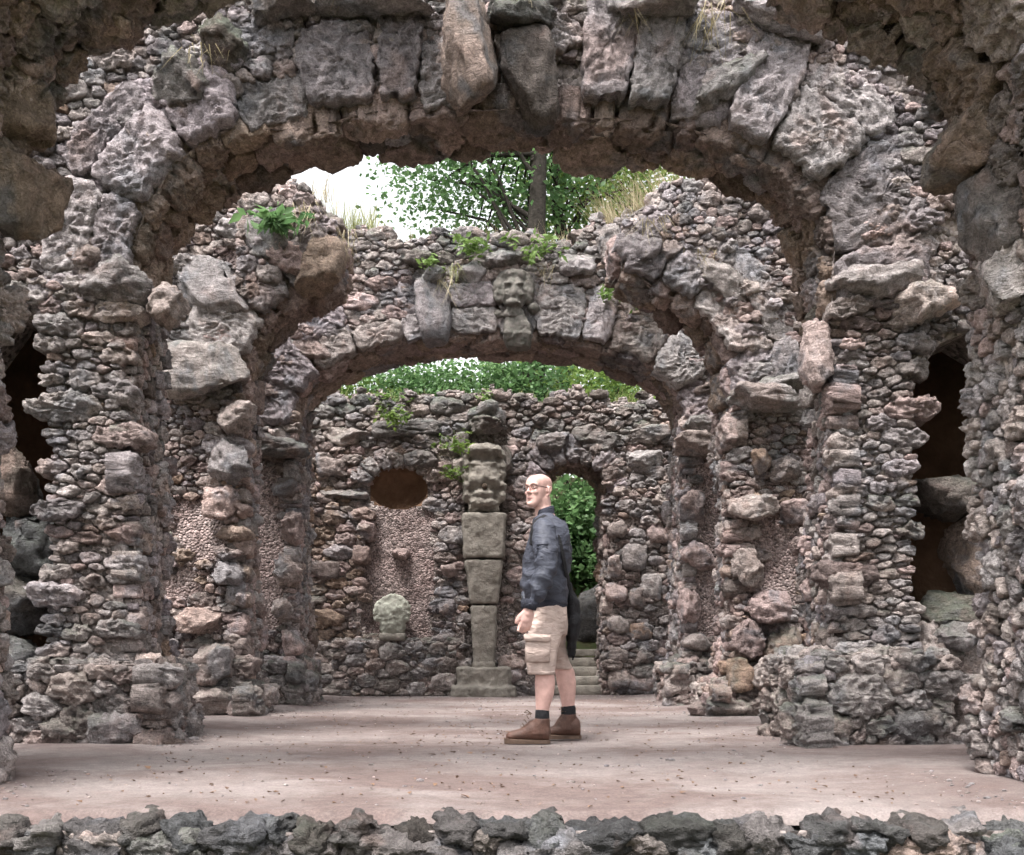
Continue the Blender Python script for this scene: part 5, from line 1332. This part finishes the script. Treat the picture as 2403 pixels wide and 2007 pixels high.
# face details
def headpart(name, V, F, m): return mesh_obj(name, (np.asarray(V) @ RH.T + HC) - np.array(man.location), F, m, man)
for s in (-1, 1):
    headpart('eye', *blob((-.0775, s * .030, .010), (.0105, .0135, .0058), 3), M['eyew'])
    headpart('iris', *blob((-.0872, s * .030 - .003, .010), (.003, .0052, .0050), 2), M['brow'])
    headpart('eyelid', *tube([(-.082, s * .015, .0125), (-.0885, s * .030, .0172), (-.078, s * .047, .0125)], [.0030, .0038, .0030], 8), M['skin'])
    headpart('lower_lid', *tube([(-.083, s * .016, .007), (-.0875, s * .030, .0035), (-.078, s * .046, .0075)], [.0025, .003, .0025], 8), M['skin'])
    headpart('eyebrow', *tube([(-.0975, s * .014, .030), (-.0975, s * .032, .035), (-.084, s * .053, .029)], [.0016, .0022, .0012], 6), M['stub'])
headpart('lips', *join([tube([(-.086, -.024, -.0595), (-.0955, -.010, -.0592), (-.0975, 0, -.0598), (-.0955, .010, -.0592), (-.086, .024, -.0595)], [.001, .0030, .0034, .0030, .001], 8), tube([(-.088, -.018, -.0655), (-.0955, 0, -.0690), (-.088, .018, -.0655)], [.0015, .0042, .0015], 8)]), M['lip'])
headpart('mouth_line', *tube([(-.086, -.022, -.0625), (-.0945, -.011, -.0638), (-.0985, 0, -.0642), (-.0945, .011, -.0638), (-.086, .022, -.0625)], [.0006, .0011, .0012, .0011, .0006], 6), M['brow'])
gl = empty('glasses', tuple(HC)); gl.parent = man; gl.location = Vector(HC - np.array(man.location))
def gpart(name, V, F, m): return link(bpy.data.objects.new(name, np_mesh(name, np.asarray(V) @ RH.T, F, m)), gl)
for s in (-1, 1):
    ring = [(-.1035 + .014 * (abs(.031 + .022 * math.cos(t)) / .055) ** 2 * 1.0, s * (.031 + .023 * math.cos(t)), .010 + .0165 * math.sin(t)) for t in np.linspace(0, 2 * math.pi, 22)]
    gpart('rim', *tube(ring, .0010, 6, round_ends=False), M['black'])
    gpart('temple', *tube([(-.090, s * .055, .016), (-.06, s * .074, .016), (.0, s * .081, .014), (.022, s * .084, .004)], .002, 6), M['black'])
gpart('bridge', *tube([(-.103, -.009, .014), (-.105, 0, .017), (-.103, .009, .014)], .0018, 6), M['black'])

# jacket: body, sleeves, collar, cuffs, hem, strap shadows come from the folds
def folds(P, no):
    a = pn(P * np.array([5, 4, 6]) + 5.0) * 0.012 + np.abs(pn(P @ np.array([[6, 0, 5], [0, 5, 0], [-5, 0, 9.0]]) + 31.0)) * -0.024 + .006
    low = np.clip((0.85 - P[:, 2]) / .5, 0, 1)
    return no * (a * (0.7 + 0.8 * low))[:, None]
jack = slices([row(1206, 1262, 1300, YM, .080), row(1214, 1254, 1308, YM, .12), row(1224, 1249, 1320, YM, .18), row(1240, 1245, 1331, YM, .215), row(1262, 1240, 1341, YM, .228), row(1290, 1234, 1343, YM, .226), row(1320, 1228, 1340, YM, .222), row(1350, 1222, 1335, YM, .218), row(1380, 1221, 1331, YM, .212), row(1402, 1228, 1330, YM, .20), row(1418, 1236, 1330, YM, .186)], 32)
sl = tube([PP(1277, 1240, 6.76)] + [PP(1280, 1290, 6.66), PP(1281, 1338, 6.63), PP(1264, 1386, 6.61), PP(1249, 1414, 6.622)], [.080, .078, .074, .066, .050], 20)
sl2 = tube([PP(1280, 1238, 7.08)] + [PP(1276, 1300, 7.19), PP(1262, 1345, 7.21), PP(1243, 1392, 7.19), PP(1237, 1414, 7.16)], [.082, .076, .072, .066, .052], 20)
jk = fuse('jacket', [jack, blob(PP(1285, 1234, 6.81), (.075, .08, .05), 3), blob(PP(1285, 1234, 7.05), (.075, .08, .05), 3), blob(PP(1318, 1275, YM), (.06, .17, .16), 3)], M['navy'], man, 0.009, 5, folds)
for s_ in (sl, sl2):
    fuse('sleeve', [s_], M['navy'], man, 0.008, 5, folds).parent = jk
def jp(name, V, F, m): return mesh_obj(name, np.asarray(V) - np.array(jk.location) - np.array(man.location), F, m, jk)
jp('collar', *loft([(PP(1279, 1212, YM), (.066, 0, .018), (0, .076, 0)), (PP(1279, 1200, YM), (.062, 0, .020), (0, .070, 0)), (PP(1279, 1194, YM), (.059, 0, .020), (0, .066, 0)), (PP(1279, 1194, YM), (.050, 0, .017), (0, .056, 0)), (PP(1279, 1204, YM), (.048, 0, .017), (0, .054, 0))], 28, cap=False), M['rib'])
jp('cuff', *tube([PP(1250, 1411, 6.628), PP(1246, 1420, 6.628), PP(1243, 1430, 6.63)], [.050, .044, .040], 18, round_ends=False), M['rib'])
jp('cuff', *tube([PP(1238, 1411, 7.16), PP(1237, 1420, 7.155), PP(1236, 1430, 7.15)], [.050, .044, .040], 18, round_ends=False), M['rib'])
jp('hem', *slices([row(1412, 1240, 1330, YM, .186), row(1416, 1238, 1331, YM, .190), row(1424, 1243, 1331, YM, .188), row(1428, 1247, 1329, YM, .182)], 32), M['rib'])
# sleeve pocket and pen loops
def patch(c, u, v, n, hu, hv, th):
    c, u, v, n = map(lambda q: np.asarray(q, float), (c, u, v, n)); bm = []
    for dz in (-.012, th):
        k_ = .9 if dz > 0 else 1
        for a, b in ((-1, -1), (1, -1), (1, 1), (-1, 1)): bm.append(c + u * hu * a * k_ + v * hv * b * k_ + n * dz)
    return np.array(bm), np.array([(0, 1, 2, 3)[::-1], (4, 5, 6, 7), (0, 1, 5, 4), (1, 2, 6, 5), (2, 3, 7, 6), (3, 0, 4, 7)])
pc = PP(1272, 1290, 6.60)
jp('sleeve_pocket', *patch(pc, (1, -.25, 0), (0.02, .06, 1), (-.22, -.97, .05), .042, .058, .006), M['navy'])
for q in range(3): jp('pen_loop', *patch(pc + np.array([.0, -.010, -.012 + q * .022]), (1, -.25, 0), (0, 0, 1), (-.22, -.97, .05), .038, .0045, .004), M['rib'])
# shorts
def sfold(P, no):
    z = pn(P * np.array([6, 5, 4]) + 9.0) * .009 - np.abs(pn(P @ np.array([[9, 0, 4], [0, 7, 0], [-4, 0, 5.0]]) + 3.0)) * .012 + .003
    return no * z[:, None]
hips = slices([row(1412, 1250, 1329, YM, .180), row(1440, 1246, 1331, YM, .20), row(1465, 1243, 1332, YM, .21), row(1490, 1241, 1329, YM, .21)], 28)
sn = leg(YN, [(1462, 1241, 1326, .115, .08), (1490, 1238, 1320, .118, .06), (1520, 1235, 1310, .112, .03), (1550, 1234, 1304, .104, .01), (1570, 1237, 1302, .098, .0), (1580, 1240, 1301, .094, .0)])
sf = leg(YF, [(1462, 1262, 1330, .115, -.09), (1490, 1268, 1327, .115, -.07), (1520, 1280, 1328, .108, -.03), (1545, 1290, 1334, .098, -.01), (1560, 1295, 1340, .092, .0), (1570, 1299, 1345, .09, .0)])
sh = fuse('shorts', [hips, sn, sf], M['beige'], man, 0.009, 4, sfold)
def sp(name, V, F, m): return mesh_obj(name, np.asarray(V) - np.array(man.location), F, m, sh)
sp('cargo_pocket', *patch(PP(1262, 1528, 6.655), (1, .10, 0), (.03, 0, 1), (.1, -.99, 0), .082, .075, .016), M['beige'])
sp('pocket_flap', *patch(PP(1261, 1497, 6.645), (1, .08, -.03), (.03, 0, 1), (.1, -.99, 0), .088, .024, .022), M['beige'])
sp('back_pocket_opening', *patch(PP(1311, 1427, 6.80), (1, .9, .18), (0, 0, 1), (.6, -.8, 0), .033, .008, .006), M['black'])
sp('belt_hem', *slices([row(1574, 1238, 1303, YN, .098), row(1579, 1238, 1303, YN, .100), row(1583, 1240, 1302, YN, .096)], 24), M['beige'])
# socks and boots
def boot(Y, heel, toe, sole_y, top_y, ank):
    S_ = Y / FPX; z0 = FLOOR; xt, xh = (toe - CX) * S_, (heel - CX) * S_; L = xh - xt
    up = []
    for f, hz, hw in ((0.01, .042, .028), (.07, .058, .044), (.2, .070, .050), (.33, .080, .051), (.45, .106, .049), (.56, .135, .047), (.72, .14, .046), (.9, .14, .045), (.98, .11, .040), (1.0, .09, .034)):
        x = xt + L * f; up.append(((x, Y, z0 + .018 + hz / 2), (0, hw, 0), (0, 0, hz / 2)))
    A1 = loft(up, 18)
    zt_ = (YH - top_y) * S_
    ax, bx_ = [(v - CX) * S_ for v in ank]
    xc = (ax + bx_) / 2; ra = (bx_ - ax) / 2
    A2 = slices([(xc - .030, Y, z0 + .06, ra + .052, .050), (xc - .018, Y, z0 + .11, ra + .034, .051), (xc - .006, Y, z0 + .15, ra + .019, .051), (xc, Y, zt_ - .004, ra + .013, .052), (xc, Y, zt_ + .006, ra + .008, .048)], 22)
    b_ = fuse('boot', [A1, A2], M['boot'], man, .006, 4)
    org = np.array(man.location)
    V, F = [], []
    outl = [(xt - .008 + (L + .014) * f, hw) for f, hw in ((0, .018), (.03, .036), (.1, .052), (.25, .060), (.45, .054), (.62, .048), (.8, .050), (.93, .046), (1.0, .030))]
    ring = [(x, -w_) for x, w_ in outl] + [(x, w_) for x, w_ in outl[::-1]]; n_ = len(ring)
    for z in (z0 + .001, z0 + .024): V += [(x, Y + y_, z + (.012 * max(0, 1 - (x - xt) / (.25 * L)) if z > z0 + .01 else 0)) for x, y_ in ring]
    bm = bmesh.new(); vs = [bm.verts.new(np.array(v) - org) for v in V]
    bm.faces.new(vs[:n_][::-1]); bm.faces.new(vs[n_:])
    for i in range(n_): j = (i + 1) % n_; bm.faces.new((vs[i], vs[j], vs[n_ + j], vs[n_ + i]))
    bmesh.ops.recalc_face_normals(bm, faces=bm.faces); bm_obj('sole', bm, M['sole'], b_)
    lace = []
    for q in range(4):
        f = .42 + q * .05; x = xt + L * f; z = z0 + .125 + q * .024; lace.append(tube([(x, Y - .042, z - .006), (x - .008, Y, z + .008), (x, Y + .042, z - .006)], .0035, 6))
    x = xt + L * .60; z = z0 + .21
    lace.append(tube([(x - .005, Y - .01, z - .01), (x - .035, Y - .03, z + .012), (x - .05, Y - .035, z - .004), (x - .015, Y - .015, z - .01)], .003, 6)); lace.append(tube([(x, Y - .01, z - .01), (x - .04, Y - .05, z - .02)], .003, 6))
    V, F = join(lace); mesh_obj('laces', V - org, F, M['sole'], b_)
    sk = slices([((ax + bx_) / 2, Y, zt_ - .05, (bx_ - ax) / 2 + .006, .047), ((ax + bx_) / 2, Y, zt_, (bx_ - ax) / 2 + .010, .050), ((ax + bx_) / 2, Y, zt_ + .05, (bx_ - ax) / 2 + .008, .048), ((ax + bx_) / 2, Y, zt_ + .062, (bx_ - ax) / 2 + .002, .042)], 20)
    mesh_obj('sock', sk[0] - org, sk[1], M['black'], man)
boot(YN, 1289, 1186, 1745, 1686, (1259, 1286))
boot(YF, 1362, 1278, 1732, 1676, (1320, 1348))

# black shoulder bag hanging behind him
bag = empty('shoulder_bag', (0.58, 7.05, 0.45)); tag(bag, 'limp black shoulder bag hanging behind the man at his hip', 'bag')
org = np.array(bag.location)
fuse('bag_body', [slices([row(1350, 1318, 1334, 7.02, .05), row(1385, 1322, 1346, 7.02, .09), row(1420, 1324, 1360, 7.03, .11), row(1450, 1326, 1364, 7.04, .11), row(1490, 1328, 1358, 7.05, .10), row(1520, 1330, 1352, 7.05, .08), row(1540, 1334, 1346, 7.05, .05)], 20)], M['black'], bag, .009, 3, lambda P, no: no * (pn(P * np.array([9, 9, 18])) * .014)[:, None])
V, F = tube([PP(1250, 1275, 6.735), PP(1252, 1244, 6.73), PP(1261, 1222, 6.755), PP(1278, 1211, 6.80), PP(1295, 1217, 6.79), PP(1307, 1236, 6.745), PP(1314, 1262, 6.725), PP(1321, 1300, 6.735), PP(1328, 1345, 6.77), PP(1334, 1372, 6.90), PP(1334, 1400, 6.99)], .022, 8, flat=(1.0, .32))
mesh_obj('strap', V - org, F, M['black'], bag)
V, F = tube([PP(1340, 1500, 7.05), PP(1350, 1530, 7.04), PP(1344, 1548, 7.03)], .006, 6); mesh_obj('loose_strap', V - org, F, M['black'], bag)
